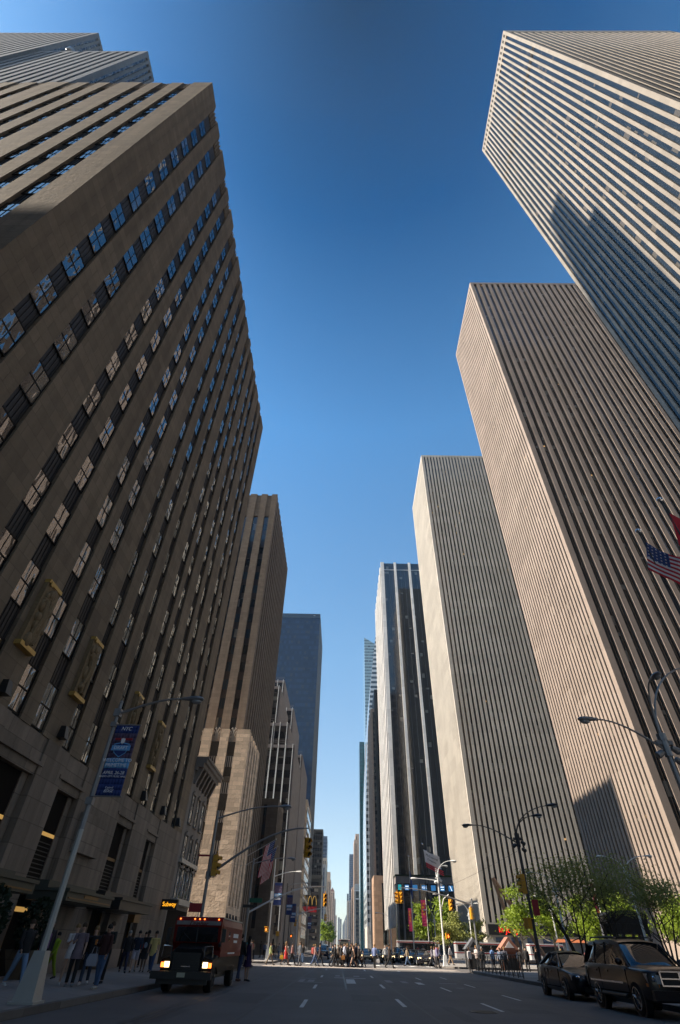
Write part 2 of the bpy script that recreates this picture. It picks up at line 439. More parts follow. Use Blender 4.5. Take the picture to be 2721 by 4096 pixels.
    struct(se.build('tar_seams', M['tar']))
    pt = MB(); R_ = random.Random(5)
    for k in range(16):
        x, y = R_.uniform(-7,10), R_.uniform(15,58); w_, h_ = R_.uniform(.4,1.6), R_.uniform(.8,5.)
        pt.quad((x-w_/2,y-h_/2,.0008+.00012*k),(x+w_/2,y-h_/2,.0008+.00012*k),(x+w_/2,y+h_/2,.0008+.00012*k),(x-w_/2,y+h_/2,.0008+.00012*k))
    struct(pt.build('asphalt_patches', M['patch']))
    mb = MB(); mb.lathe([(.02,.0),(.44,.0),(.44,.012),(.40,.014),(.02,.014)], (4.4,21.2,0), n=24)
    for q in range(-3,4): mb.box((4.4-.3,21.2+q*.09-.02,.012),(4.4+.3,21.2+q*.09+.02,.02))
    tag(mb.build('manhole_cover', M['darkiron']), 'round iron manhole cover in the empty road in front of the two parked dark cars', 'manhole cover')
road()

# ================================================================== buildings
def ivals(a, b, n, gap):
    """n strips spread over a..b, each 'gap' of its pitch wide"""
    p = (b-a)/n
    return [(a+p*(i+.5)-p*gap/2, a+p*(i+.5)+p*gap/2) for i in range(n)]

def ribbed(name, label, cat, x0, x1, y0, y1, h, near, side, zb, zt, d, wall, glass, group=None, ribname='rib_wall', base=None, roof=None, sd=None):
    """tower of solid corner and rib masonry standing proud of vertical glazing strips.
    x0 is the avenue face, x1 the hidden side; near/side list the strips of the camera face and the avenue face"""
    t = thing(name, label, cat, (x0, y0, 0), 0, group)
    s = 1 if x1 > x0 else -1
    sd = sd or d
    mb = MB()
    mb.box((x0+s*sd, y0+d, 0), (x1, y1-.02, h-.02))
    # camera face ribs
    def run(iv, lo, hi):
        iv = sorted(tuple(sorted(q)) for q in iv); out = []; c = lo
        for a, b in iv: out.append((c, a)); c = b
        out.append((c, hi)); return [q for q in out if q[1]-q[0] > 1e-4]
    lo, hi = min(x0,x1), max(x0,x1)
    for a, b in run(near, lo, hi): mb.box((a, y0, zb), (b, y0+d+.05, zt))
    mb.box((lo, y0+.003, zt), (hi, y0+d+.04, h)); mb.box((lo, y0+.003, 0), (hi, y0+d+.04, zb))
    for a, b in run(side, y0+d+.05, y1): mb.box((x0, a, zb), (x0+s*(sd+.05), b, zt))
    mb.box((x0+s*.003, y0+d+.05, zt), (x0+s*(sd+.04), y1, h)); mb.box((x0+s*.003, y0+d+.05, 0), (x0+s*(sd+.04), y1, zb))
    mb.build(ribname, wall, t)
    for a, b in near:
        q = MB(); q.box((a-.02, y0+d-.03, zb-.02), (b+.02, y0+d+.02, zt+.02)); q.build('window_strip', glass, t)
    for a, b in side:
        q = MB(); q.box((x0+s*(sd-.03), a-.02, zb-.02), (x0+s*(sd+.02), b+.02, zt+.02)); q.build('window_strip', glass, t)
    return t

# ---- right: three ribbed slabs
G3 = 'ribbed stone office slabs along the right of the avenue'
# cream slab (nearest)
tD = ribbed('office_tower', 'tallest cream ribbed tower at the upper right with a stepped shadow across it', 'office tower',
    49.4, 104., 13.4, 45.9, 228.5, ivals(49.9, 103.5, 24, .5), ivals(13.9, 45.4, 23, .60), 8., 222.6, .75, M['cream_stone'], M['strip_c'], G3, sd=.26)
q = MB()
for a, b in ivals(13.9, 45.4, 23, .56): q.box((49.39, a+.06, 224.4), (49.5, b-.06, 227.0))
q.build('roof_louvre', M['opening'], tD)
q = MB()
for a, b in ivals(13.9, 45.4, 23, .56):
    for zz in (186.5, 187.8): q.box((49.5, a+.02, zz), (49.68, b-.02, zz+.9))
q.build('plant_floor_louvre', M['opening'], tD)
# pink slab
ribbed('office_tower', 'brownish ribbed tower with its shaded wide face to the camera, behind the flagpoles at right', 'office tower',
    48.9, 96., 85.3, 117.9, 205., ivals(49.6, 95.4, 20, .52), ivals(86.2, 117.3, 22, .40), 7., 203.6, .62, M['pink_stone'], M['strip_p'], G3, sd=.20)
# grey slab
tE = ribbed('office_tower', 'grey ribbed tower farthest of the three stone slabs, rising behind the plaza trees', 'office tower',
    35.6, 72., 157., 195., 180., ivals(36.4, 71.4, 24, .46), ivals(157.9, 194.4, 26, .42), 6.9, 178.9, .55, M['grey_stone'], M['strip_g'], G3, sd=.10)
q = MB()
for a, b in ivals(37., 71., 9, .62): q.box((a, 156.9, .4), (b, 157.05, 4.2))
q.build('shopfront_glass', M['strip_blue'], tE)
q = MB(); q.box((36.2, 156.6, 4.6), (71., 157.01, 6.6)); q.build('ticker_band', M['black'], tE)
def text(name, s, size, loc, rot, mat, parent, ext=.01, align='CENTER', shear=0., world=True, sx=1.):
    """lettering as a mesh of its own"""
    c = bpy.data.curves.new(name, 'FONT'); c.body = s; c.size = size; c.align_x = align; c.align_y = 'CENTER'; c.extrude = ext; c.shear = shear; c.resolution_u = 3
    f = bpy.data.objects.new(name, c); COL.objects.link(f); bpy.context.view_layer.update()
    me = bpy.data.meshes.new_from_object(f.evaluated_get(bpy.context.evaluated_depsgraph_get())); bpy.data.objects.remove(f); bpy.data.curves.remove(c)
    me.materials.clear(); me.materials.append(mat); o = bpy.data.objects.new(name, me); COL.objects.link(o)
    o.rotation_euler = rot; o.scale = (sx,1,1)
    if parent is not None:
        o.parent = parent; o.location = Vector(loc) - (absloc(parent) if world else Vector((0,0,0)))
    else: o.location = loc
    return o
M['led'] = emit('red ticker letters', (1,.03,.015), .6)
FR = (PI/2,0,0)                     # text facing the camera (normal -y)
text('ticker_lettering', 'Jorge', 1.75, (42.1,156.58,5.6), FR, M['led'], tE)
text('ticker_lettering', 'in', 1.6, (39.2,156.58,5.6), FR, M['led'], tE)
# black tower with white piers on its podium
tF = thing('black_tower', 'black glass tower with bright white vertical piers above a low grey podium', 'office tower', (20.4,234,0), 0)
q = MB(); q.box((20.9, 234.5, 0), (58, 290, 171.5)); q.build('glass_body', M['strip_black'], tF)
for a, b in ((20.4,22.3),(28.2,29.5),(36.6,37.9),(45.,46.3),(53.4,54.7)):
    q = MB(); q.box((a, 234, 22.), (b, 234.9, 172.)); q.build('pier', M['white_stone'], tF)
q = MB()
for i, y in enumerate((239.5,247.5,255.5,263.5,271.5,279.5,287.5)):
    q = MB(); q.box((20.4-.25, y, 8.), (21.2, y+2.2, 172.)); q.build('pier', M['white_stone'], tF)
q = MB()
for k in range(15): xx = 22.9+k*2.25; q.box((xx, 234.42, 22), (xx+.07, 234.52, 166.5))
q.build('mullion', M['rock_stone'], tF)
q = MB(); q.box((22.4, 234.42, 166.6), (28.1, 234.49, 167.1)); q.box((29.6,234.42,166.6),(36.5,234.49,167.1)); q.box((38.,234.42,166.6),(45,234.49,167.1)); q.build('crown_light_row', M['grille'], tF)
q = MB(); q.box((20.3, 226, 19.9), (44, 234.4, 22.)); q.box((20.3,226,0),(44,226.5,1.))
for a, b in ((20.3,20.9),(22.4,23.0),(25.5,26.1),(28.6,29.2),(32.1,32.7),(35.3,35.9),(38.6,39.2),(41.9,42.5),(43.4,44.)): q.box((a,226,1.),(b,226.9,19.9))
q.build('podium', M['grey_wall'], tF)
q = MB(); q.box((20.5,226.6,.5),(43.8,234.4,20.)); q.build('podium_glass', M['strip_black'], tF)
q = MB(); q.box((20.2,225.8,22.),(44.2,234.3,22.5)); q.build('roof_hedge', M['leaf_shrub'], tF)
M['scr1'] = emit('teal screen', (.02,.26,.28), .55); M['scr2'] = emit('blue screen', (.02,.11,.26), .55); M['scr3'] = emit('white screen letters', (.8,.9,1), .6)
for i, (a, w) in enumerate(((21.05,1.2),(23.5,1.6),(26.4,1.8),(29.8,1.8),(33.2,1.7),(36.5,1.7),(39.6,1.8))):
    q = MB(); q.box((a,226.35,17.9),(a+w,226.5,19.5)); o = q.build('video_screen', M['scr1'] if i == 0 else M['scr2'], tF)
    if i == 3: text('screen_lettering', 'FOX', .9, (a+w/2,226.33,18.7), FR, M['scr3'], o)
    elif i in (1,5): 
        q = MB(); q.box((a+.2,226.32,18.9),(a+w-.2,226.34,19.15)); q.box((a+.3,226.32,18.2),(a+w-.3,226.34,18.45)); q.build('screen_picture', M['scr3'], o)
    elif i == 6:
        q = MB(); q.quad((a+.5,226.33,19.4),(a+.75,226.33,19.4),(a+1.3,226.33,18.),(a+1.05,226.33,18.)); q.build('screen_picture', M['scr3'], o)

# far right row
ribbed('dark_tower', 'slim dark tower right behind the white piers of the black tower', 'office tower', 20., 40., 322., 346., 131., ivals(20.6,39.4,5,.6), ivals(322.8,345.5,8,.6), 3., 129., .4, M['darkiron'], M['strip_black'])
ribbed('brown_building', 'low brown granite building at the foot of the slim dark tower', 'building', 15.8, 27., 296., 316., 28.4, [(19.6,22.0),(22.8,25.)], [(298.,300.),(302,304)], 3., 25.5, .4, M['brown_brick'], M['strip_black'])
ribbed('stone_tower', 'narrow brown stone tower left of the pale glass tower', 'office tower', 17.6, 21.5, 324., 368., 119., [(18.8,20.6)], ivals(325.,367,12,.35), 3., 117., .4, M['tan_wall'], M['strip_far'])
M['sky_glass'] = plain('painted sky reflection', (.50,.58,.66), .12, 0, var=.06, scale=.3)  # pale blue painted in place of sky mirrored in the glass
ribbed('pale_glass_tower', 'glass sliver painted pale as mirrored sky between the dark tower and the brown stone tower', 'office tower', 19.2, 24., 352., 374., 96., [], [], 3., 94., .3, M['sky_glass'], M['sky_glass'])
# swooping white-banded tower: vertical below, curving away from the avenue above
tS = thing('swooping_tower', 'white banded tower whose face curves back as it rises', 'office tower', (16.6,400,0), 0)
prof = [(16.6,12.),(16.6,40.),(16.8,70.),(17.3,91.),(18.2,112.),(19.3,132.),(20.7,150.),(22.4,168.),(24.2,184.),(26.6,204.),(29.6,226.)]
rings = [[(x,396.,z),(x,458.,z),(48,458.,z),(48,396.,z)] for x, z in prof]
q = MB(); q.loft(rings); q.build('facade', M['strip_white'], tS)
for yy in (395.6,): 
    for xx in (16.45, 18.3, 20.2):
        q = MB(); q.box((xx,yy,10),(xx+.32,396.05,118)); q.build('pier', M['white_stone'], tS)
q = MB(); q.box((16.5,396.2,0),(48,458,12.)); q.build('base', M['pale_wall'], tS)
ribbed('teal_tower', 'flat teal glass slab tower beside the swooping white tower', 'office tower', 16.6, 21.6, 530., 560., 160., [(16.8,21.4)], [(532.,534.)], 2., 158., .2, M['strip_teal'], M['strip_teal'])
tB = thing('crystal_tower', 'distant pale glass tower with a slanted pointed top', 'office tower', (25.2,580,0), 0)
q = MB(); q.loft([[(25.2,580,0),(60,580,0),(60,630,0),(25.2,630,0)],[(25.2,580,303),(60,580,281),(60,630,262),(25.2,630,290)]]); q.build('glass_body', M['strip_boa'], tB)
ribbed('tan_tower', 'tan masonry tower with two window strips, stepped at the top', 'office tower', 16., 21.2, 760., 800., 108., [(17.0,17.8),(19.2,20.)], ivals(762,798,6,.5), 4., 104., .4, M['tan_wall'], M['strip_far'])
tt = thing('tan_tower_annex', 'taller tan shaft behind the stepped tan tower', 'office tower', (18.8,805,0)); q = MB(); q.box((18.8,805,0),(26,840,121)); q.build('wall', M['tan_wall'], tt)
q = MB(); q.box((19.6,804.9,10),(20.6,805.1,118)); q.build('window_strip', M['strip_far'], tt)
tP = ribbed('ornate_building', 'pale ornate building with an arched crown below the tan tower', 'building', 15.8, 22.6, 715., 745., 58., [(17.0,20.6)], ivals(717,744,6,.5), 3., 52., .4, M['pale_wall'], M['strip_far'])
q = MB()
for k in range(5): q.tube([(16.6+k*1.3,714.8,53),(16.6+k*1.3,714.8,57),(17.2+k*1.3,714.8,58.6),(17.8+k*1.3,714.8,57)], .22, 6)
q.box((15.5,714.6,51.5),(22.8,715.1,52.4)); q.box((16.9,714.6,44),(20.8,715.1,45)); q.build('crown', M['white_stone'], tP)
ribbed('blue_tower', 'far blue gridded tower standing alone against the sky on the right row', 'office tower', 16., 24.4, 1210., 1250., 146., ivals(16.2,24.2,4,.8), ivals(1212,1248,6,.8), 4., 143., .4, M['strip_blue'], M['strip_blue'])
for nm, lab, x0, x1, y, h, wl in (('office_building','brownish building with stepped top beside the ornate pale one',15.2,18.4,860.,66.,'tan_wall'),
    ('office_building','dark narrow building left of the far blue tower base',14.6,18.,1000.,60.,'grey_wall'),
    ('office_building','grey blue block at the left end of the right row',15.4,20.,1600.,108.,'strip_blue'),
    ('office_building','beige block low at the far end of the right row',14.2,18.,1330.,78.,'beige_wall'),
    ('office_building','pale low block before the haze on the right',13.4,17.,1900.,66.,'pale_wall')):
    ribbed(nm, lab, 'building', x0, x1, y, y+40, h, ivals(x0+.3,x1-.3,2,.45), ivals(y+2,y+38,5,.5), 3., h-3, .4, M[wl], M['strip_far'])

# ---- far towers in the haze
for nm, lab, x0, x1, h, y in (('hazy_tower','pale square tower faint in the haze at the end of the avenue',-13.,-4.,112.,3000.),('hazy_tower','bluish twin of the faint square tower beside it',-3.4,5.,108.,3050.)):
    t = thing(nm, lab, 'tower', (x0,y,0), 0, 'faint towers at the end of the avenue'); q = MB(); q.box((x0,y,0),(x1,y+30,h)); q.build('wall', M['rock_stone'], t)
t = thing('hazy_tower', 'faint tower with a slanted roof at the end of the avenue', 'tower', (8,3000,0), 0, 'faint towers at the end of the avenue')
q = MB(); q.loft([[(9,3000,0),(33,3000,0),(33,3040,0),(9,3040,0)],[(9,3000,84),(33,3000,134),(33,3040,134),(9,3040,84)]]); q.build('wall', M['rock_stone'], t)

# ---- left: limestone building with paired window columns
AY0, AY1, AH = 7.74, 52.2, 67.5
tA = thing('limestone_building', 'big brown limestone building with rows of paired dark windows filling the left side', 'office building', (WL, AY0, 0))
half = [(9.75,10.95),(12.2,13.45),(15.8,17.0),(18.12,19.3),(21.25,22.4),(23.4,24.65),(26.75,27.7)]
ctr = (29.1,30.3)
cols = half + [ctr] + [(59.4-b, 59.4-a) for a, b in reversed(half)]
ncols = []
x = WL-1.9
for trip in range(3):
    for k in range(3): ncols.append((x-1.0, x)); x -= 2.2
    x -= 1.0
ZB, ZT = 8.75, 66.3
wall = MB()
wall.box((-44, AY0+.26, ZB), (WL-.24, AY1, AH-.6)); wall.box((-44, AY0+.45, 0), (WL-.42, AY1-.01, ZB))
def runs(iv, lo, hi):
    out = []; c = lo
    for a, b in sorted(iv): out.append((c,a)); c = b
    out.append((c,hi)); return out
for i, (a, b) in enumerate(runs(cols, AY0, AY1)):
    wall.box((WL-.3, a, ZB), (WL, b, AH - (0 if i % 2 == 0 else .25)))
for a, b in runs(ncols, -44, WL-.3):
    wall.box((a, AY0, ZB), (b, AY0+.3, AH if b-a > 1.5 else AH-.25))
for a, b in cols: wall.box((WL-.28, a, 64.2), (WL-.12, b, AH-.7))
for a, b in ncols: wall.box((a, AY0+.12, 64.2), (b, AY0+.28, AH-.7))
wall.build('wall', M['limestone'], tA)
# sculpted spandrel bars above the top windows
for a, b in cols:
    cr = MB(); cr.box((WL-.13,a,64.2),(WL-.11,b,66.6))
    for k in range(4): yy = a+.12+k*(b-a-.24)/3; cr.box((WL-.13, yy-.05, 64.3), (WL-.05, yy+.05, AH-.3-.12*(k % 2)))
    cr.build('parapet_ornament', M['limestone'], tA)
for a, b in ncols:
    cr = MB(); cr.box((a,AY0+.11,64.2),(b,AY0+.13,66.6))
    for k in range(4): xx = a+.12+k*(b-a-.24)/3; cr.box((xx-.05, AY0+.05, 64.3), (xx+.05, AY0+.13, AH-.3-.12*(k % 2)))
    cr.build('parapet_ornament', M['limestone'], tA)
# dark spandrel backing, one ribbed strip per window column
for a, b in cols:
    q = MB(); q.box((WL-.26, a-.02, ZB), (WL-.19, b+.02, 64.25))
    for k in range(5): yy = a+.12+k*(b-a-.24)/4; q.box((WL-.2, yy-.035, ZB), (WL-.16, yy+.035, 64.2))
    q.build('spandrel', M['spandrel'], tA)
for a, b in ncols:
    q = MB(); q.box((a-.02, AY0+.19, ZB), (b+.02, AY0+.28, 64.25))
    for k in range(5): xx = a+.12+k*(b-a-.24)/4; q.box((xx-.035, AY0+.16, ZB), (xx+.035, AY0+.2, 64.2))
    q.build('spandrel', M['spandrel'], tA)
# windows: panes with sash bars; every window is an object, the hundred largest in view as parts
def win_mb(w, h):
    q = MB()
    q.quad((.0,-w/2,-h),(.0,w/2,-h),(.0,w/2,0),(.0,-w/2,0), 0)
    for zz in (-h, -h*.52, -.06): q.box((-.03,-w/2,zz),(.018,w/2,zz+.07), 1)
    q.box((-.03,-w/2,-h),(.022,-w/2+.05,0),1); q.box((-.03,w/2-.05,-h),(.022,w/2,0),1); q.box((-.02,-.018,-h),(.014,.018,0),1)
    return q
win_mesh = {}
def win_mesh_for(w):
    k = round(w, 2)
    if k not in win_mesh:
        o = win_mb(k, 2.1).build('window', [M['pane'], M['frame']]); win_mesh[k] = o.data; bpy.data.objects.remove(o)
    return win_mesh[k]
wins = []
for a, b in cols:
    for k in range(15):
        zt = 10.95+3.62*k; wins.append((Vector((WL-.13, (a+b)/2, zt)), 0., b-a))
for i, (a, b) in enumerate(ncols):
    for k in range(15):
        zt = 10.95+3.62*k; wins.append((Vector(((a+b)/2, AY0+.13, zt)), -PI/2, b-a))
def seen(wn):
    p, r, w = wn; d = p - Vector((0,0,CAM_H))
    fw = Vector((-.0138,.7442,.6678)); dep = d.dot(fw)
    if dep <= 0: return -1
    n = Vector((1,0,0)) if r == 0 else Vector((0,-1,0))
    if abs(d.x)/dep > .76 or d.normalized().dot(fw) < .70: return -d.length*1e-6
    return w*2.1*abs(n.dot(d.normalized()))/d.length_squared
wins.sort(key=seen, reverse=True)
rest = MB()
for i, (p, r, w) in enumerate(wins):
    if i < 100:
        o = bpy.data.objects.new('window', win_mesh_for(w)); COL.objects.link(o); o.parent = tA
        o.location = p - Vector(tA.location); o.rotation_euler = (RND.uniform(-.012,.012), RND.uniform(-.012,.012), r + RND.uniform(-.012,.012))
    else:
        q = win_mb(round(w,2), 2.1).xform(Matrix.Translation(p) @ Matrix.Rotation(r, 4, 'Z'))
        n = len(rest.v); rest.v += q.v; rest.f += [tuple(j+n for j in f) for f in q.f]; rest.m += q.m
o = rest.build('window_rows', [M['pane'], M['frame']], tA); o['kind'] = 'stuff'
# lower storeys: tall openings between broad piers
ops = [(9.4,12.2),(15.4,18.2),(21.6,25.3),(27.8,30.4),(36.6,39.6),(43.0,45.4)]
lw = MB()
for a, b in runs(ops, AY0, AY1): lw.box((WL-.45, a, 0), (WL+.04, b, ZB))
for a, b in ops:
    lw.box((WL-.45, a, 7.15), (WL-.05, b, ZB)); lw.box((WL-.44, a-.3, 7.55), (WL+.10, b+.3, 7.7))
    lw.box((WL-.43,a,.0),(WL-.3,a+.55,7.15)); lw.box((WL-.43,b-.55,0),(WL-.3,b,7.15))
lw.box((-44, AY0, 0), (WL-.45, AY0+.5, ZB))
lw.build('lower_wall', M['limestone_lower'], tA)
for i, (a, b) in enumerate(ops):
    q = MB(); q.box((WL-.41, a+.5, .0), (WL-.36, b-.5, 7.15)); o = q.build('tall_window', M['opening'], tA)
    q = MB(); q.box((WL-.37, a+.55, 5.25), (WL-.33, b-.55, 5.4))
    if i in (2,3): q2 = MB(); q2.box((WL-.36, a+.55, 2.32), (WL-.33, b-.55, 2.5)); q2.build('lit_soffit', M['lobby_glow'], o)
    q.build('glazing_bar', M['lobby_glow'] if i in (2,3) else M['bronze'], o)  # glowing bars: lobby light painted on by emission
    q = MB()
    for k in range(9): q.box((WL-.37, a+.6, 3.6+k*.17), (WL-.345, b-.6, 3.64+k*.17))
    q.build('louvre', M['darkiron'], o)
    for yy in (a+.53, b-.61):
        q = MB(); q.box((WL-.36, yy, .15), (WL-.26, yy+.08, 2.7)); q.build('door_jamb', M['bronze'], tA)
q = MB(); q.box((WL+.04,31.2,4.9),(WL+.42,34.2,6.7)); q.build('stone_panel', M['limestone_lower'], tA)
# reliefs with gilded ledges
for yc in (20.3, 26.1, 34.1, 39.9):
    q = MB(); q.box((WL-.02, yc-.62, 11.2), (WL+.22, yc+.62, 14.2))
    for k in range(26):
        q.ell((WL+.24, yc+RND.uniform(-.42,.42), 11.4+2.6*k/26), (RND.uniform(.10,.2), RND.uniform(.10,.26), RND.uniform(.16,.36)), 7, 5)
    q.ell((WL+.28, yc-.12, 13.75), (.17,.2,.24), 8, 6); q.ell((WL+.28, yc+.22, 13.2), (.15,.18,.2), 8, 6)
    for dy, ph in ((-.2,.3),(.18,-.2)): q.tube([(WL+.27,yc+dy,13.4),(WL+.34,yc+dy+ph*.5,12.6),(WL+.3,yc+dy*.8,11.9),(WL+.3,yc+dy+ph*.3,11.3)], [.17,.16,.13,.1], 7)
    q.tube([(WL+.3,yc-.4,13.3),(WL+.38,yc,12.9),(WL+.32,yc+.4,13.5)], [.08,.09,.06], 6)
    o = q.build('relief_panel', M['relief'], tA, smooth=True)
    q = MB(); q.box((WL-.02, yc-.66, 11.0), (WL+.32, yc+.66, 11.2)); q.build('gilded_ledge', M['gold'], o); q = MB(); q.box((WL-.02, yc-.62, 14.2), (WL+.28, yc+.62, 14.38)); q.box((WL+.275,yc-.5,14.1),(WL+.32,yc-.3,14.3)); q.build('gilded_ledge', M['gold'], o)
for yc in (20.3, 26.1, 34.1, 39.9, 45.0, 49.8):
    q = MB(); q.loft([[(WL+.0,yc-.24,9.0),(WL+.42,yc-.24,9.0),(WL+.42,yc+.24,9.0),(WL+.0,yc+.24,9.0)],[(WL,yc-.15,9.6),(WL+.26,yc-.15,9.6),(WL+.26,yc+.15,9.6),(WL,yc+.15,9.6)]]); q.build('wall_lamp', M['black'], tA)
# bronze marquees over the doors
for a, b, z0, z1, lab in ((15.5,25.2,2.75,3.2,'greenish bronze'),(28.4,34.2,2.75,3.2,'greenish bronze'),(35.6,41.6,2.75,3.3,'black')):
    m_ = M['marquee'] if lab != 'black' else M['black']
    q = MB(); q.box((WL+.05,a,z0),(WL+1.9,b,z1)); q.box((WL+.05,a-.08,z1-.12),(WL+2.0,b+.08,z1)); q.box((WL+.05,a,z1+.0),(WL+.9,b,z1+.28)); o = q.build('door_canopy', m_, tA)
    if lab != 'black':
        q = MB(); q.box((WL+1.9,a+.2,z0+.08),(WL+1.93,b-.2,z0+.13)); q.box((WL+1.9,(a+b)/2-.9,z0+.18),(WL+1.925,(a+b)/2+.9,z0+.30)); q.build('canopy_frieze', M['bronze'], o)
M['sub'] = emit('lit subway letters', (1,.42,.02), .7)
q = MB(); q.box((WL+.05,50.2,3.4),(WL+1.35,50.6,4.05)); o = q.build('subway_sign', M['black'], tA)
text('sign_lettering', 'Subway', .40, (WL+.70,50.18,3.73), FR, M['sub'], o, sx=.9)
q = MB(); q.box((WL-.3,43.6,2.4),(WL+.3,44.9,2.9)); q.build('shop_valance', M['bronze'], tA)
# base plinth of polished granite
for (a, b) in runs(ops, AY0, AY1):
    q = MB(); q.box((WL+.04,a+.05,.15),(WL+.10,b-.05,1.05)); q.build('granite_plinth', M['granite'], tA)

# theatre block across the side street (just left of the frame; it shades the near end wall)
t = thing('theatre_block', 'limestone theatre block across the side street, left of the camera', 'building', (-62,-16,0)); q = MB(); q.box((-62,-16,0),(-33,5.5,46.5)); q.build('wall', M['limestone'], t)
for k in range(4): q = MB(); q.box((-33.05,-14+k*4.6,6),(-32.97,-12+k*4.6,42)); q.build('window_strip', M['strip_far'], t)

# ---- unseen blocks added behind the camera to close the canyon and cut sky light
for lab, x0, x1, y0, y1, h in (('unseen ribbed grey tower added behind the camera on the right',40.,90.,-75.,-16.,195.),('unseen dark stone tower added behind the camera on the left',-80.,-20.,-110.,-30.,170.),
    ('second unseen ribbed tower added farther behind on the right',36.,90.,-170.,-92.,150.)):
    t = thing('office_tower', lab, 'office tower', (x0,y0,0), 0, 'unseen towers added behind the camera'); q = MB(); q.box((x0,y0,0),(x1,y1,h)); q.build('wall', M['rock_stone'], t)
    for a, b in ivals(x0+2, x1-2, 8, .5): q = MB(); q.box((a,y1-.1,6),(b,y1+.05,h-5)); q.build('window_strip', M['strip_g'], t)
# ---- slab skyscraper rising behind (upper left)
t30 = thing('slab_skyscraper', 'pale grey stepped skyscraper rising behind the limestone building at upper left', 'skyscraper', (-106.6,17.5,0))
def ribslab(xa, xb, ya, yb, h, nx, ny):
    q = MB(); q.box((xa, ya+.6, 0), (xb-.6, yb, h-.3))
    for a, b in runs(ivals(xa+1, xb-1.2, nx, .45), xa, xb): q.box((a, ya, 0), (b, ya+.62, h))
    for a, b in runs(ivals(ya+1, yb-.6, ny, .5), ya+.62, yb): q.box((xb-.62, a, 0), (xb, b, h))
    for a, b in ivals(xa+1, xb-1.2, nx, .45): q.box((a, ya+.02, h-2.2), (b, ya+.61, h-.1))
    for a, b in ivals(ya+1, yb-.6, ny, .5): q.box((xb-.61, a, h-2.2), (xb-.02, b, h-.1))
    q.build('wall', M['rock_stone'], t30)
    for a, b in ivals(xa+1, xb-1.2, nx, .45): q = MB(); q.box((a-.02, ya+.5, 60), (b+.02, ya+.61, h-2)); q.build('window_strip', M['strip_rock'], t30)
    for a, b in ivals(ya+1, yb-.6, ny, .5): q = MB(); q.box((xb-.61, a-.02, 60), (xb-.5, b+.02, h-2)); q.build('window_strip', M['strip_rock'], t30)
ribslab(-158., -106.6, 17.5, 24.0, 284., 17, 3)
ribslab(-106.6, -69.8, 18.4, 26.1, 226.8, 11, 4)
q = MB(); q.lathe([(.05,0),(1.1,0),(1.3,.4),(1.3,2.2),(1.1,2.6),(.05,2.7)], (-98.,18.9,229.4), n=18); q.tube([(-98.,18.9,226.6),(-98.,18.9,229.5)], .25); q.build('rooftop_drum', M['galv'], t30)

# ---- old corner house
tO = thing('corner_house', 'small old stuccoed house with a heavy bracketed cornice, squeezed against the limestone building', 'house', (WL,52.25,0))
q = MB(); q.box((-26,52.25,0),(WL,59.5,14.3)); q.build('wall', M['stucco'], tO)
q = MB(); q.box((-26,52.3,14.1),(WL+.25,59.6,14.4)); q.box((-26,52.3,14.4),(WL+.8,59.9,14.75)); q.box((-26,52.3,14.75),(WL+1.05,60.1,15.1)); q.box((-26,52.3,15.1),(WL+1.2,60.25,15.3))
for k in range(6): yy = 52.7+k*1.3; q.prism([(WL,13.0),(WL+.2,13.0),(WL+.75,14.4),(WL,14.4)], 'y', yy, yy+.3)
q.build('cornice', M['stucco'], tO)
for zt in (12.2, 8.9):
    for yy in (53.4, 55.6, 57.8):
        q = MB(); q.box((WL+.005,yy,zt-2.3),(WL+.03,yy+.95,zt)); o = q.build('window', M['pane'], tO)
        q = MB(); q.box((WL,yy-.12,zt-2.45),(WL+.2,yy+1.07,zt-2.3)); q.box((WL,yy-.15,zt),(WL+.16,yy+1.1,zt+.18)); q.box((WL,yy+.2,zt+.18),(WL+.16,yy+.75,zt+.32)); q.box((WL,yy-.1,zt-2.3),(WL+.08,yy,zt)); q.box((WL,yy+.95,zt-2.3),(WL+.08,yy+1.05,zt)); q.box((WL+.02,yy,zt-1.18),(WL+.05,yy+.95,zt-1.1)); q.build('frame', M['stucco'], o)
q = MB(); q.box((WL+.005,53.3,4.3),(WL+.03,58.9,6.8)); o = q.build('shop_window', M['pane'], tO)
q = MB()
for k in range(6): yy = 53.3+k*1.1; q.box((WL,yy,4.3),(WL+.1,yy+.1,6.8))
q.box((WL,52.9,6.8),(WL+.3,59.3,7.1)); q.box((WL,52.9,3.9),(WL+.55,59.4,4.3)); q.build('frame', M['grille'], o)
q = MB(); q.box((WL+.0,52.6,.15),(WL+.04,59.2,3.6)); q.build('shopfront', M['opening'], tO)

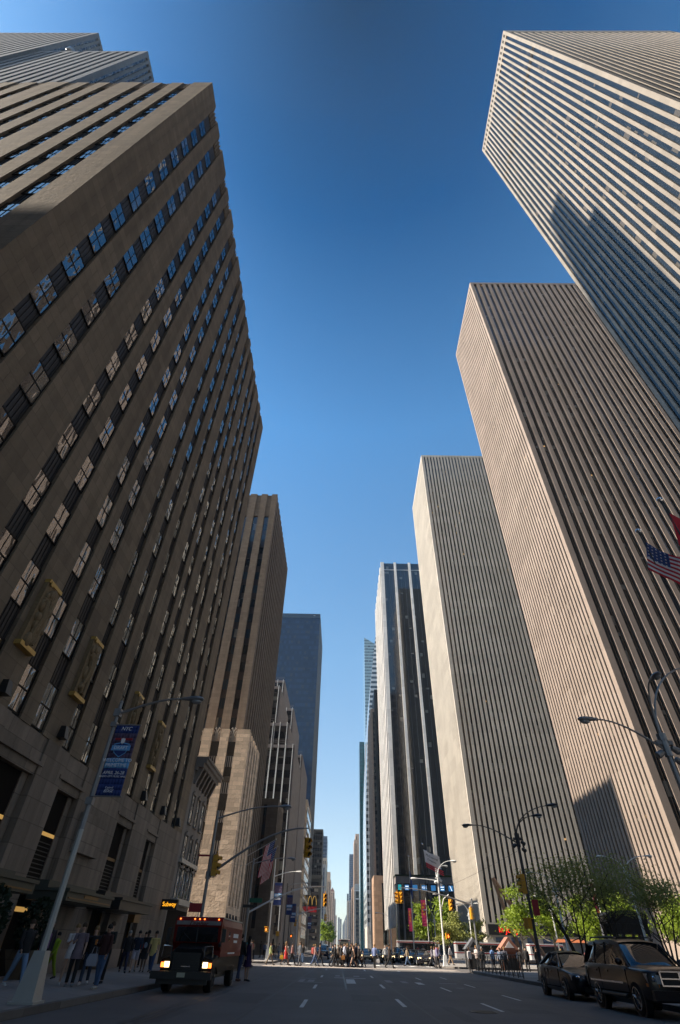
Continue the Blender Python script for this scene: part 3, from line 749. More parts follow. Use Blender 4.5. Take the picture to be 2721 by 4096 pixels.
# ---- hammered limestone wing and its tower
tW = thing('stone_office_block', 'sunlit sandy limestone block with grilled window strips, a brown stepped tower rising from it', 'office building', (WL,79.1,0))
wcols = [(-16.5,-17.7),(-19.,-20.3),(-21.8,-23.1)]
wz0, wzt = 7.9, 26.
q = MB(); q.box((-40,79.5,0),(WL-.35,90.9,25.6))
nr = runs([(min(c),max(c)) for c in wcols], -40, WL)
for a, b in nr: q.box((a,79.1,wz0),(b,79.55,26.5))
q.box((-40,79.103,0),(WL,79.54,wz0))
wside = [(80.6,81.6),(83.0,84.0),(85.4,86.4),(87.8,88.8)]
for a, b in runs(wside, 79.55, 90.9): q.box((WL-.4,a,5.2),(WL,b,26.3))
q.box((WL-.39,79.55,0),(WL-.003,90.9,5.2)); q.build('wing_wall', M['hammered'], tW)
for c in wcols:
    a, b = min(c), max(c)
    for k in range(6):
        zt = 24.75-3.55*k
        if zt < 9: continue
        q = MB(); q.box((a,79.42,zt-2.1),(b,79.49,zt)); q.build('window', M['pane'], tW)
        q = MB()
        for j in range(4): xx = a+.15+j*(b-a-.3)/3; q.box((xx-.07,79.36,zt-3.55),(xx+.07,79.43,zt-2.1))
        q.box((a,79.44,zt-3.55),(b,79.49,zt-2.1),1); q.build('window_grille', [M['grille'], M['spandrel']], tW)
    q = MB()
    for j in range(5):
        xx = a+.12+j*(b-a-.24)/4; q.box((xx-.05,79.36,24.75),(xx+.05,79.45,26.0))
    for sgn in (-1,1):
        q.tube([((a+b)/2+sgn*.1,79.35,24.9),((a+b)/2+sgn*.2,79.3,25.8),((a+b)/2+sgn*.45,79.25,26.3),((a+b)/2+sgn*.55,79.25,26.0)], .07, 6)
        q.tube([((a+b)/2+sgn*.02,79.35,25.2),((a+b)/2+sgn*.05,79.28,26.2),((a+b)/2+sgn*.25,79.25,26.8),((a+b)/2+sgn*.35,79.25,26.55)], .07, 6)
    q.build('parapet_ornament', M['grille'], tW)
for a, b in wside:
    q = MB(); q.box((WL-.37,a-.02,5.2),(WL-.3,b+.02,25.7)); q.build('window_strip', M['strip_brown'], tW)
for yy in (80.0, 82.2, 84.6, 87.):
    q = MB(); q.loft([[(WL,yy-.2,3.6),(WL+.4,yy-.2,3.6),(WL+.4,yy+.2,3.6),(WL,yy+.2,3.6)],[(WL,yy-.1,4.4),(WL+.2,yy-.1,4.4),(WL+.2,yy+.1,4.4),(WL,yy+.1,4.4)]]); q.build('wall_lamp', M['black'], tW)
q = MB(); TX = -18.
q.box((-48,91.3,0),(TX-.45,124,88.2))
tc = [(-23.2,-22.1),(-20.5,-19.4),(-26.,-24.9),(-28.8,-27.7)]
for i, (a, b) in enumerate(runs(tc, -48, TX)): q.box((a,90.9,0),(b,91.35,88.8))
for a, b in tc: q.box((a,91.0,81.2),(b,91.34,88.4))
ts = ivals(92., 123.4, 13, .45)
for a, b in runs(ts, 91.35, 124.): q.box((TX-.5,a,0),(TX,b,88.6))
for a, b in ts: q.box((TX-.48,a,84.6),(TX-.12,b,88.3))
q.build('tower_wall', M['tower_stone'], tW)
for a, b in tc: 
    q = MB()
    for j in range(4): xx = a+.14+j*(b-a-.28)/3; q.box((xx-.07,90.92,81.3),(xx+.07,91.02,87.8))
    q.build('parapet_ornament', M['tower_stone'], tW)
for a, b in tc: q = MB(); q.box((a-.02,91.24,10),(b+.02,91.32,81.25)); q.build('window_strip', M['strip_brown'], tW)
for a, b in ts: q = MB(); q.box((TX-.47,a-.02,5.),(TX-.40,b+.02,84.7)); q.build('window_strip', M['strip_brown'], tW)
ribbed('brown_annex', 'lower brown block with ribbed sunlit corner past the stone tower', 'building', WL, -40., 126.5, 138.5, 26.6, [(-17.8,-17.0)], ivals(127.5,138,5,.4), 4., 25.4, .4, M['tower_stone'], M['strip_brown'])

# ---- terraced finned building: two wings stepping back from the avenue
def finned(label, y0, y1, tiers, nf):
    t = thing('terraced_building', label, 'office building', (WL,y0,0), 0, 'terraced buildings with white fins')
    for i, (xr, h) in enumerate(tiers):
        q = MB(); q.box((xr-2.5, y0+.3+i*.02, 0), (xr, y1, h)) if i == 0 else q.box((-60, y0+.3+i*.35, 0), (xr, y1, h))
        if i == 0: q.box((-60, y0+.3, 0), (xr-2.5, y1-.02, h-.02))
        q.build('side_wall', M['grey_wall'], t)
        yy = y0+i*.35
        q = MB(); q.box((-60, yy+.12, 0), (xr-.35, yy+.29, h-1.0)); q.build('finned_glass', M['strip_fin'], t)
        for k in range(nf):
            xx = xr-.55-k*2.15
            q = MB(); q.box((xx-.09, yy-.32, 4.), (xx+.09, yy+.13, h+.1)); q.build('fin', M['white'], t)
        q = MB(); q.box((-60, yy-.25, h-1.), (xr-.1, yy+.29, h-.2))
        for zz in (h+.5, h+1.0): q.box((-30, yy-.2, zz), (xr-.1, yy-.15, zz+.06))
        q.build('terrace_rail', M['grey_wall'], t)
    return t
finned('terraced dark building with white vertical fins behind the stone tower', 155., 185., [(WL,46.6),(-16.8,53.),(-20.6,64.6)], 7)
finned('second finned wing stepping up behind the first terraced one', 187., 220., [(WL,52.6),(-19.,69.),(-23.5,80.)], 4)
ribbed('beige_building', 'beige building with a column of white framed windows beyond the finned terraces', 'building', WL, -40., 232., 265., 47.6, [], [], 4., 46., .4, M['beige_wall'], M['strip_far'])
bb = [o for o in bpy.data.objects if o.name.startswith('beige_building')][0]
for k in range(9):
    q = MB(); q.box((-18.6,231.9,42.6-4.6*k),(-16.6,232.02,44.8-4.6*k)); o = q.build('window', M['strip_black'], bb)
    q = MB(); q.box((-18.8,231.75,44.8-4.6*k),(-16.4,231.99,45.1-4.6*k)); q.box((-17.7,231.8,42.6-4.6*k),(-17.5,231.98,44.8-4.6*k)); q.build('frame', M['white'], o)
for k in range(10):
    q = MB(); q.box((WL-.1,233.4,4.+4.2*k),(WL+.06,264.,6.8+4.2*k)); q.build('ribbon_window', M['strip_black'], bb)
    q = MB(); q.box((WL-.1,233.2,6.8+4.2*k),(WL+.3,264.2,7.3+4.2*k)); q.build('white_band', M['white'], bb)
tG = thing('glass_tower', 'flat topped dark blue glass tower on the left beyond the stone buildings', 'office tower', (-18,311,0))
q = MB(); q.box((-80,311,0),(-18,365,181.)); q.build('glass_body', M['strip_navy'], tG)
q = MB(); q.box((-80,310.9,177.6),(-17.9,311.2,181.1)); q.build('roof_band', M['strip_black'], tG)
for k in range(30): 
    q = MB(); q.box((-18.02,312.+k*1.78,2),(-17.86,312.2+k*1.78,181)); q.build('mullion', M['galv'], tG)
ribbed('dark_building', 'dark glass block with a heavier low podium after the blue glass tower', 'building', WL, -40, 442., 458., 69.5, ivals(-22.,-14.9,4,.85), ivals(443,457.5,4,.8), 4., 68., .3, M['darkiron'], M['strip_fin'])
t = thing('podium_block', 'low dark block with a projecting cornice in front of the dark glass block', 'building', (WL,432,0)); q = MB(); q.box((-40,430,0),(WL+.6,441.,38)); q.box((-40,429.6,38),(WL+1.1,441.4,40)); q.build('wall', M['darkiron'], t)
q = MB(); q.box((-22,429.9,4),(-16,430.1,36)); q.build('window_strip', M['strip_fin'], t)
for nm, lab, x0, x1, y, h, wl, gl in (
    ('glass_building','dark blue gridded glass building with a pale left edge, in the left row',-14.6,-22.,560.,60.,'galv','strip_blue'),
    ('beige_tower','beige masonry tower peeping over the gridded glass building',-15.8,-22,640.,74.,'beige_wall','strip_far'),
    ('thin_tower','thin far bluish tower rising above the left row',-17.6,-26,705.,103.,'strip_blue','strip_blue'),
    ('masonry_building','stepped beige masonry building right of the gridded glass one',-14.4,-22,850.,73.,'beige_wall','strip_far'),
    ('masonry_building','shorter setback behind the stepped beige masonry',-13.9,-22,980.,66.,'tan_wall','strip_far'),
    ('roofed_building','ornate building with a small reddish roof in the left row',-14.5,-26,1370.,96.,'tan_wall','strip_far'),
    ('far_building','farthest low block of the left row before the haze',-14.3,-26,1700.,103.,'grey_wall','strip_far'),
    ('far_building','small brown block at the end of the left row',-13.6,-26,2200.,88.,'tan_wall','strip_far')):
    t = ribbed(nm, lab, 'building', x0, x1, y, y+36, h, ivals(x1+.4,x0-.6,3,.5), ivals(y+2,y+34,6,.5), 3., h-2.5, .4, M[wl], M[gl])
    if nm == 'roofed_building':
        q = MB(); q.prism([(-14.5,h),(-24,h),(-19,h+7)], 'y', y, y+36); q.build('roof', M['red_tile'], t)
    if nm == 'masonry_building' and h > 70:
        q = MB(); q.box((-22,y+4,h),(-15.6,y+30,h+9)); q.build('setback', M['beige_wall'], t)
# ================================================================== street furniture
def cobra(mb_arm, head_parent, p0, p1, rise, r0=.05, r1=.03):
    """curved arm from p0 to p1 with a cobra head at the end"""
    p0, p1 = Vector(p0), Vector(p1); pts = []
    for i in range(9):
        t = i/8; p = p0.lerp(p1, t); p.z += rise*math.sin(t*PI*.5) - rise*t*0; pts.append(p)
    pts = [Vector((p.x,p.y,p0.z + (p1.z-p0.z)*math.sin(t*PI/2))) for p, t in ((p0.lerp(p1,i/8), i/8) for i in range(9))]
    mb_arm.tube(pts, [r0+(r1-r0)*i/8 for i in range(9)], 8)
    return pts[-1], (pts[-1]-pts[-2]).normalized()
def lamp_head(name, p, d, mat, parent, s=1.):
    d = Vector((d.x, d.y, d.z*.3)).normalized(); yaw = math.atan2(d.y, d.x)
    Mx = Matrix.Translation(p) @ Matrix.Rotation(yaw, 4, 'Z') @ Matrix.Diagonal((s,s,s,1))
    q = MB(); rings = []
    for x, w, zt, zb in ((-.05,.05,.05,-.05),(.08,.07,.07,-.06),(.25,.11,.10,-.07),(.5,.15,.11,-.08),(.68,.13,.08,-.07),(.76,.06,.03,-.04)):
        rings.append([Mx @ Vector((x, w*math.cos(a), (zt if math.sin(a) > 0 else -zb)*math.sin(a))) for a in [2*PI*k/10 for k in range(10)]])
    q.loft(rings); o = q.build('lamp_head', mat, parent, smooth=True)
    q = MB(); q.ell((0,0,0), (.2,.11,.10), 10, 6, M=None); q.xform(Mx @ Matrix.Translation((.5,0,-.09))); q.build('lens', M['lens'], o, smooth=True)
    return o
def oct_pole(mb, x, y, z0, z1, r0, r1, n=10): mb.tube([(x,y,z0),(x,y,z1)], [r0,r1], n)
def signal_head(parent, c, yaw, mat='yellow', horiz=False):
    """three lens signal with visors; yaw turns its face, 0 = facing the camera"""
    Mx = Matrix.Translation(c) @ Matrix.Rotation(yaw, 4, 'Z')
    q = MB()
    for k in range(3):
        q.box((-.17,-.10,-.52+k*.35),(.17,.13,-.19+k*.35), M=Mx)
    q.box((-.10,.13,-.5),(.10,.19,.5), M=Mx)
    for k in range(3):
        zc = -.355+k*.35
        pr = []
        for i in range(9):
            a = -.35+i/8*(PI+.7); pr.append((.14*math.cos(a), .14*math.sin(a)+zc))
        for i in range(8):
            a0, a1 = pr[i], pr[i+1]
            q.quad(*[Mx @ Vector(v) for v in ((a0[0],-.10,a0[1]),(a1[0],-.10,a1[1]),(a1[0]*.98,-.33,a1[1]-.03),(a0[0]*.98,-.33,a0[1]-.03))])
    q.tube([Mx @ Vector((0,0,.52)), Mx @ Vector((0,0,.72))], .03, 6)
    o = q.build('signal_head', M[mat], parent)
    q = MB()
    for k in range(3): q.ell(Mx @ Vector((0,-.10,-.355+k*.35)), (.12,.04,.12), 10, 6)
    q.build('lens', M['signal_dark'], o)
    return o
def ped_signal(parent, c, yaw, on=True):
    Mx = Matrix.Translation(c) @ Matrix.Rotation(yaw, 4, 'Z')
    q = MB(); q.box((-.22,-.12,-.24),(.22,.14,.24), M=Mx); q.box((-.25,-.3,.24),(.25,.14,.28), M=Mx); o = q.build('walk_signal', M['yellow'], parent)
    q = MB(); q.box((-.16,-.135,-.18),(.16,-.122,.18), M=Mx); q.build('screen', M['black'], o)
    if on:
        q = MB(); q.box((-.06,-.15,-.12),(.06,-.137,.03), M=Mx)
        for k in range(4): q.box((-.065+k*.034,-.15,.03),(-.042+k*.034,-.137,.11+.02*(k in (1,2))), M=Mx)
        q.box((.06,-.15,-.05),(.09,-.137,.04), M=Mx); q.build('hand_symbol', M['amber'], o)
def base_cone(mb, x, y, z, w0, w1, h):
    mb.box((x-w0*.62,y-w0*.62,z),(x+w0*.62,y+w0*.62,z+.05))
    mb.loft([[(x+a*w0/2,y+b*w0/2,z+.05) for a,b in ((-1,-1),(1,-1),(1,1),(-1,1))],[(x+a*w1/2,y+b*w1/2,z+h) for a,b in ((-1,-1),(1,-1),(1,1),(-1,1))]])

M['ban_navy'] = plain('navy banner cloth', (.02,.045,.19), .7, var=.15)
M['ban_photo'] = plain('printed night photo', (.10,.07,.13), .7, var=.95, scale=6)
M['ban_lblue'] = plain('light blue banner band', (.15,.42,.75), .7, var=.08)
M['ban_white'] = plain('banner lettering', (.88,.88,.90), .7, var=.03)
M['ban_red'] = plain('red banner print', (.35,.02,.03), .7)
def banner(parent, x, y, z0, z1, w, detail=True):
    """cloth banner hung from two brackets, facing the camera; x is the pole side"""
    h = z1-z0; q = MB(); n = 8
    rows = 14
    def bow(u, v): return -.05*math.sin(PI*u)*math.sin(PI*v)
    bands = ((0,.37,'ban_navy'),(.37,.51,'ban_lblue'),(.51,.88,'ban_photo'),(.88,1.,'ban_navy'))
    mats = [M[b[2]] for b in bands]
    for bi, (a, b, mm) in enumerate(bands):
        k = max(2, int(rows*(b-a)))
        for i in range(n):
            for j in range(k):
                u0, u1 = i/n, (i+1)/n; v0, v1 = a+(b-a)*j/k, a+(b-a)*(j+1)/k
                q.quad(*[(x+w*u, y+bow(u,v), z0+h*v) for u, v in ((u0,v0),(u1,v0),(u1,v1),(u0,v1))], bi)
    o = q.build('banner', mats, parent, smooth=True)
    md = o.modifiers.new('thick','SOLIDIFY'); md.thickness = .006
    q = MB()
    for zz in (z0-.02, z1+.02): q.tube([(x-.12,y,zz),(x+w+.04,y,zz)], .022, 8)
    q.build('banner_bracket', M['galv'], parent)
    if detail:
        def tx(s, size, v, mm='ban_white', sx=1., sh=0.): text('lettering', s, size, (x+w*.5, y-.065, z0+h*v), FR, M[mm], o, .004, shear=sh, sx=sx)
        tx('NYC', .17, .94, sh=.2); tx('WELCOME TO', .145, .475); tx('PRIMETIME', .145, .405); tx('APRIL 26-28', .135, .30, sh=.1); tx('RADIO CITY MUSIC HALL', .075, .25, sh=.1)
        tx('Castrol', .085, .10, 'ban_white'); tx('EDGE', .12, .055, sh=.3)
        q = MB(); cx, cz = x+w*.5, z0+h*.62
        # banner shield with a name plate
        sh = [(-.26,.20),(-.24,.05),(-.20,-.08),(0,-.22),(.20,-.08),(.24,.05),(.26,.20),(0,.26)]
        q.prism([(cx+a, cz+b*1.0) for a, b in sh], 'y', y-.066, y-.06); q.build('shield_emblem', M['ban_lblue'], o)
        q = MB(); q.prism([(cx+a*.9, cz+b*.86) for a, b in sh], 'y', y-.072, y-.066); q.build('shield_field', M['ban_navy'], o)
        q = MB(); q.box((cx-.31,y-.080,cz-.01),(cx+.31,y-.072,cz+.15)); q.build('name_plate', M['ban_lblue'], o)
        q = MB(); q.prism([(cx-.07,cz+.36),(cx-.06,cz+.24),(cx,cz+.18),(cx+.06,cz+.24),(cx+.07,cz+.36),(cx,cz+.38)], 'y', y-.072, y-.06); q.build('crest', M['ban_white'], o)
        text('lettering', 'DRAFT', .15, (cx, y-.086, cz+.07), FR, M['ban_white'], o, .004)
        q = MB(); q.box((cx-.28,y-.066,z0+h*.77),(cx+.3,y-.055,z0+h*.80)); q.build('print', M['ban_red'], o)
    else:
        for v in (.47,.41,.30,.25):
            q = MB(); q.box((x+w*.12,y-.07,z0+h*v-.03),(x+w*.88,y-.062,z0+h*v+.03)); q.build('lettering_line', M['ban_white'], o)
    return o

# -- near left lamp post with the banner
t = thing('street_lamp', 'steel lamp post with a draft banner and square flared base, nearest on the left pavement', 'street lamp', (-7.95,17.5,.15), 0, 'lamp posts of the avenue')
q = MB(); base_cone(q, -7.95,17.5,.15,.52,.30,1.0); q.build('post_base', M['galv_light'], t)
q = MB(); oct_pole(q,-7.95,17.5,1.1,3.9,.095,.085,8); q.build('post', M['galv_light'], t)
q = MB(); oct_pole(q,-7.95,17.5,3.85,7.72,.085,.06,8); q.ell((-7.95,17.5,7.75),(.06,.06,.06)); q.box((-8.06,17.39,7.25),(-7.84,17.61,7.5)); q.box((-8.06,17.4,4.55),(-7.85,17.6,4.75)); q.box((-8.05,17.4,6.9),(-7.85,17.6,7.05)); q.build('upper_post', M['galv'], t)
q = MB(); p, d = cobra(q, t, (-7.9,17.5,7.35), (-5.75,17.5,7.92), .5, .05, .03); q.build('arm', M['galv'], t); lamp_head('lamp', p, d, M['galv'], t, .95)
o = thing('street_banner', 'navy draft welcome banner on the nearest left lamp post', 'banner', (-7.85,17.48,4.75)); banner(o, -7.82, 17.42, 4.80, 6.93, .80)

# -- traffic pole behind the truck with long signal mast
def mast_pole(label, x, y, h, lamp_to, mast_z, mast_to, side, heads, extra=None, mat='galv'):
    t = thing('traffic_signal', label, 'traffic signal', (x,y,.15), 0, 'signal poles of the avenue')
    q = MB(); oct_pole(q,x,y,.15,h,.11,.075); q.box((x-.2,y-.2,.15),(x+.2,y+.2,.7)); q.ell((x,y,h),(.08,.08,.08)); q.tube([(x,y,mast_z-.15),(x,y,mast_z+.2)], .15, 10); q.build('post', M[mat], t)
    if lamp_to:
        q = MB(); p, d = cobra(q, t, (x,y,h-.35), lamp_to, .6); q.build('arm', M[mat], t); lamp_head('lamp', p, d, M[mat], t)
    if mast_to:
        q = MB(); m1 = Vector(mast_to); m0 = Vector((x,y,mast_z)); pts = [m0.lerp(m1,i/8) for i in range(9)]
        for i, pp in enumerate(pts): pp.z = m0.z + (m1.z-m0.z)*math.sin(i/8*PI/2)
        q.tube(pts, [.085-.045*i/8 for i in range(9)], 8); q.build('mast_arm', M[mat], t)
    for c, yaw in heads: signal_head(t, c, yaw)
    return t
tq = mast_pole('dark steel signal pole behind the armoured truck with a long mast arm', -8.0, 36.3, 7.75, (-4.1,36.8,8.25), 4.45, (-2.15,37.,7.1), 1, [((-2.15,36.9,6.05), 0.6),((-7.62,36.2,4.95), PI*.5)], mat='galv')
q = MB(); q.box((-8.75,36.2,5.38),(-8.05,36.24,5.48)); q.build('street_sign', M['red_sign'], tq); q = MB(); q.box((-8.75,36.1,2.75),(-8.05,36.18,3.15)); q.build('parking_sign', M['red_sign'], tq)
# far side of the side street, white pole catching the sun
t = thing('street_lamp', 'white sunlit lamp post with a draft banner at the left crossing corner', 'street lamp', (-8.85,80.,.15), 0, 'lamp posts of the avenue')
q = MB(); base_cone(q,-8.85,80.,.15,.5,.3,1.0); oct_pole(q,-8.85,80.,1.1,10.2,.09,.055,8); q.build('post', M['white'], t)
q = MB(); p, d = cobra(q, t, (-8.8,80.,8.3), (-6.0,80.,8.85), .5); q.build('arm', M['white'], t); lamp_head('lamp', p, d, M['white'], t)
q = MB(); q.box((-9.1,79.8,5.6),(-8.72,80.1,6.75)); q.build('control_box', M['white'], t)
ped_signal(t, (-9.2,79.75,2.95), -.3)
o = thing('street_banner', 'navy draft banner on the white sunlit left lamp post', 'banner', (-8.7,79.9,5.3)); banner(o, -8.65, 79.9, 5.35, 7.6, .98, False)
tq = mast_pole('signal pole past the side street with a long mast arm under the flags', -8.05, 54.5, 7.3, (-5.0,56.,7.6), 3.5, (-1.6,63.,6.05), 1, [((-1.6,62.9,5.0), .2)])
q = MB(); q.box((-8.0,54.4,4.2),(-6.9,54.46,4.5)); q.build('street_sign', M['green_sign'], tq)
q = MB(); q.box((-8.55,54.35,3.85),(-7.45,54.42,4.05)); q.build('oneway_plate', M['black'], tq)
for i, (y, zt) in enumerate(((98.,7.5),(106.5,6.9),(165.,7.4))):
    t = thing('street_lamp', ('slim dark lamp post hung with a blue banner past the crossing','slim lamp post with the lower blue banner, behind the first one','slim far lamp post with a blue banner beyond the terraces')[i], 'street lamp', (-8.6,y,.15), 0, 'lamp posts of the avenue')
    q = MB(); oct_pole(q,-8.6,y,.15,9.,.09,.06,8); q.build('post', M['pole_dark'], t)
    q = MB(); p, d = cobra(q, t, (-8.6,y,8.7), (-5.8,y,9.1), .5); q.build('arm', M['galv_light'], t); lamp_head('lamp', p, d, M['galv_light'], t)
    o = thing('street_banner', ('blue banner on the slim lamp post past the crossing','lower blue banner on the slim post behind','far small blue banner on a lamp post')[i], 'banner', (-8.5,y-.1,zt-2.4)); banner(o, -8.5, y-.1, zt-2.4, zt, .9, False)
mast_pole('white signal pole of the second crossing with two yellow heads', -8.6, 126., 7.4, None, 6.2, (-3.,126.,7.3), 1, [((-3.1,126.,5.9), 1.57),((-9.,126.,5.),1.57)], mat='white')
t = thing('walk_light', 'orange hand signal at the second left crossing', 'walk signal', (-9.3,126.,.15)); q = MB(); oct_pole(q,-9.3,126.,.15,3.6,.07,.07); q.build('post', M['galv_light'], t); ped_signal(t,(-9.6,125.8,3.),0)
for i, (x, y) in enumerate(((-9.9,54.),(-9.,92.))):
    t = thing('walk_light', ('yellow back of a walk signal by the truck','yellow boxed signal near the left arcade')[i], 'walk signal', (x,y,.15)); q = MB(); oct_pole(q,x,y,.15,3.1,.05,.05); q.build('post', M['pole_dark'], t); ped_signal(t,(x,y,2.75),PI,False)

# -- right lamps: posts with three curved arms
def triple_lamp(label, x, y, h, arms, mat, floods=True, sig=None):
    t = thing('street_lamp', label, 'street lamp', (x,y,.15), 0, 'lamp posts of the avenue')
    q = MB(); base_cone(q,x,y,.15,.5,.3,.95); oct_pole(q,x,y,1.,h,.11,.07,8); q.build('post', M[mat], t)
    q = MB(); q.tube([(x,y,h-.75),(x,y,h-.2)], .14, 8); q.tube([(x,y,h-.2),(x,y,h+.05)], .17, 8); q.box((x-.3,y-.08,h-.35),(x+.3,y+.08,h-.2)); q.build('collar', M[mat], t)
    for kind, p1, sc in arms:
        q = MB(); p1 = Vector(p1)
        if kind == 'c':
            p, d = cobra(q, t, (x,y,h-.55), p1, .4, .045, .028); 
        else:
            pts = []
            for i in range(11):
                u = i/10; pts.append(Vector((x,y,h-.1)) + Vector(((p1.x-x)*(1-math.cos(u*PI/2)), (p1.y-y)*(1-math.cos(u*PI/2)), (p1.z-h+.1)*math.sin(u*PI/2))))
            q.tube(pts, [.045-.017*i/10 for i in range(11)], 8); p, d = pts[-1], (pts[-1]-pts[-2]).normalized()
        q.build('arm', M[mat], t); lamp_head('lamp', p, d, M[mat], t, sc)
    if floods:
        for dx, dz in ((-.28,-.65),(.32,-.5),(.3,-.9)):
            q = MB(); q.lathe([(.03,-.16),(.1,-.12),(.13,.12),(.11,.16),(.02,.16)], (0,0,0), 'x', 10); q.xform(Matrix.Translation((x+dx,y,h+dz)) @ Matrix.Rotation(.6 if dx > 0 else PI-.5, 4, 'Y')); q.build('floodlight', M[mat], t, smooth=True)
    return t
triple_lamp('near right grey lamp post with three curved arms and floodlights', 12.1, 19.5, 7.65, [('c',(9.85,19.5,8.2),.95),('g',(14.5,19.4,10.4),.95),('g',(12.1,18.75,9.5),.95)], 'galv')
tl = triple_lamp('dark lamp post with three curved arms in front of the grey tower', 12.1, 40., 7.5, [('c',(9.3,41.,8.15),.9),('g',(14.1,38.6,9.0),1.),('g',(13.2,39.3,8.5),.9)], 'pole_dark')
signal_head(tl, (11.85,39.9,4.75), -PI*.5); q = MB(); q.box((12.2,39.85,3.15),(12.6,39.9,3.95)); q.build('parking_sign', M['red_sign'], tl); ped_signal(tl,(11.75,39.9,2.75),PI*.6,False)
tl = triple_lamp('white sunlit lamp post at the right far corner of the crossing', 11.45, 72., 8.1, [('g',(13.1,71.8,9.5),1.),('c',(9.0,72.2,7.75),1.),('g',(12.4,72.6,9.1),.8)], 'white')
q = MB(); q.tube([(11.5,72,4.9),(11.9,71.9,5.9),(12.5,71.8,6.3)], .05, 8); q.tube([(11.45,72.,6.35),(10.7,72.,6.3)], .04, 8); q.build('bracket_arm', M['white'], tl)
signal_head(tl, (12.6,71.7,5.35), .35); ped_signal(tl, (11.95,71.8,2.62), .2)
tq = mast_pole('signal pole of the right corner whose grey mast reaches over the crossing', 14.9, 71., 5.9, None, 5.35, (6.7,71.,6.75), -1, [((6.9,70.9,5.85), .3),((6.45,71.,5.85), -.9),((14.7,70.9,4.6),PI*.7)], mat='galv')
for i, (x, y, h, a) in enumerate(((19.3,95.,5.7,[('g',(18.1,95.,6.85),.85),('g',(20.3,95.,6.9),.8)]),(9.8,125.,6.7,[('g',(11.1,125.,8.45),.9),('c',(7.5,125.,6.8),.9)]),(16.5,112.,5.5,[('g',(15.3,112.,6.8),.85),('g',(17.6,112.,6.8),.85)]),
    (20.2,58.,6.1,[('g',(18.3,58.,7.2),.8)]),(23.6,50.,6.6,[('g',(22.1,50.,7.6),.8),('g',(25.6,50.,7.7),.8)]),(26.8,80.,5.9,[('g',(25.3,80.,6.9),.8)]))):
    triple_lamp(('white two armed lamp post before the grey tower corner','far white lamp post on the right kerb by the brown granite building','slim white lamp post among the banners','thin white lamp post among the plaza trees','two armed white lamp rising from the plaza tree tops','small white lamp post in the lit leaves')[i], x, y, h, a, 'white', False)
# overhead wires
for i, (a, b, s, lab) in enumerate((((12.1,40.,6.6),(3.,76.,6.4),1.2,'thin sagging cable from the dark lamp post across the avenue'),((-8.,36.4,5.6),(-8.,54.5,6.9),.3,'thin cable between the two left signal poles'))):
    q = MB(); a, b = Vector(a), Vector(b); pts = []
    for k in range(17): p = a.lerp(b,k/16); p.z -= s*math.sin(PI*k/16); pts.append(p)
    q.tube(pts, .008, 5); tag(q.build('overhead_cable', M['black']), lab, 'cable')

# -- flags
def flagcloth(name, c): return leafmat(name, c, tuple(x*1.15 for x in c))
M['f_red'] = flagcloth('flag red', (.62,.02,.045)); M['f_white'] = flagcloth('flag white', (.84,.82,.83)); M['f_blue'] = flagcloth('flag blue', (.04,.085,.28))
def flag_us(name, parent, o, du, dv, wave, nu=39, nv=26, kind='us'):
    """cloth from hoist corner o; du runs along the fly, dv down the hoist; stripes and stars are face colours"""
    q = MB(); o, du, dv = Vector(o), Vector(du), Vector(dv); nrm = du.cross(dv).normalized()
    def P(i, j):
        u, v = i/nu, j/nv
        return o + du*u + dv*v + nrm*(wave*math.sin(u*7.5+v*1.6)*(.25+u)) + dv*(.09*math.sin(u*5.)*u) 
    for i in range(nu):
        for j in range(nv):
            if kind == 'us':
                m = 0 if (j*13//nv) % 2 == 0 else 1
                if i < nu*.40 and j < nv*7/13:
                    m = 2
                    if (i % 3 == 1) and (j % 3 == 1): m = 1
            elif kind == 'ca':
                u, v = (i+.5)/nu, (j+.5)/nv; m = 0 if u < .25 or u > .75 else 1
                a, b = abs(u-.5)*2, v-.5
                if a < .30*(1-abs(b)*2.2)+.06*math.cos(18*b) and abs(b) < .36: m = 0
                if abs(u-.5) < .015 and .2 < b < .42: m = 0
            else: m = 1
            q.quad(P(i,j),P(i+1,j),P(i+1,j+1),P(i,j+1), m)
    ob = q.build(name, [M['f_red'],M['f_white'],M['f_blue']], parent, smooth=True)
    md = ob.modifiers.new('thick','SOLIDIFY'); md.thickness = .01
    return ob
def flagpole(label, x, y, h, mat='darkiron', z0=.15):
    t = thing('flagpole', label, 'flagpole', (x,y,z0), 0, 'flagpoles on the right plaza')
    q = MB(); oct_pole(q,x,y,z0,h,.09,.045,12); q.tube([(x,y,h),(x,y,h+.12)], .06, 10); q.build('pole', M[mat], t)
    q = MB(); q.ell((x,y,h+.26),(.16,.16,.15),14,9); q.build('finial_ball', M['chrome'], t, smooth=True)
    return t
flagpole('dark flagpole carrying the US flag at right', 16.0, 20.55, 18.45)
tag(flag_us('us_flag', None, (16.05,20.5,17.9), (2.0,-.2,-1.9), (-.55,0,-1.75), .14), 'US flag flying from the right pole, stars up, seen against the brown tower', 'flag')
flagpole('dark flagpole cut by the right frame edge with a red and white flag', 16.0, 18.1, 18.5)
tag(flag_us('maple_flag', None, (16.05,18.05,17.8), (2.1,0,-1.5), (-.40,0,-2.0), .12, kind='ca'), 'red and white flag at the right frame edge, hung from the nearer pole', 'flag')
flagpole('white flagpole beside the crossing with a furled dark flag', 11.3, 100., 12.9, 'white')
q = MB(); q.tube([(11.35,99.9,11.2),(11.5,99.9,10.),(11.4,99.9,8.6),(11.55,99.9,7.6)], [.05,.16,.22,.10], 8); tag(q.build('furled_flag', M['f_blue'], smooth=True), 'furled dark flag hanging limp on the white pole', 'flag')
flagpole('dark flagpole with the white company flag before the black tower', 13.8, 100., 14.7)
flagpole('second dark flagpole right beside the company flagpole', 14.9, 104., 14.2)
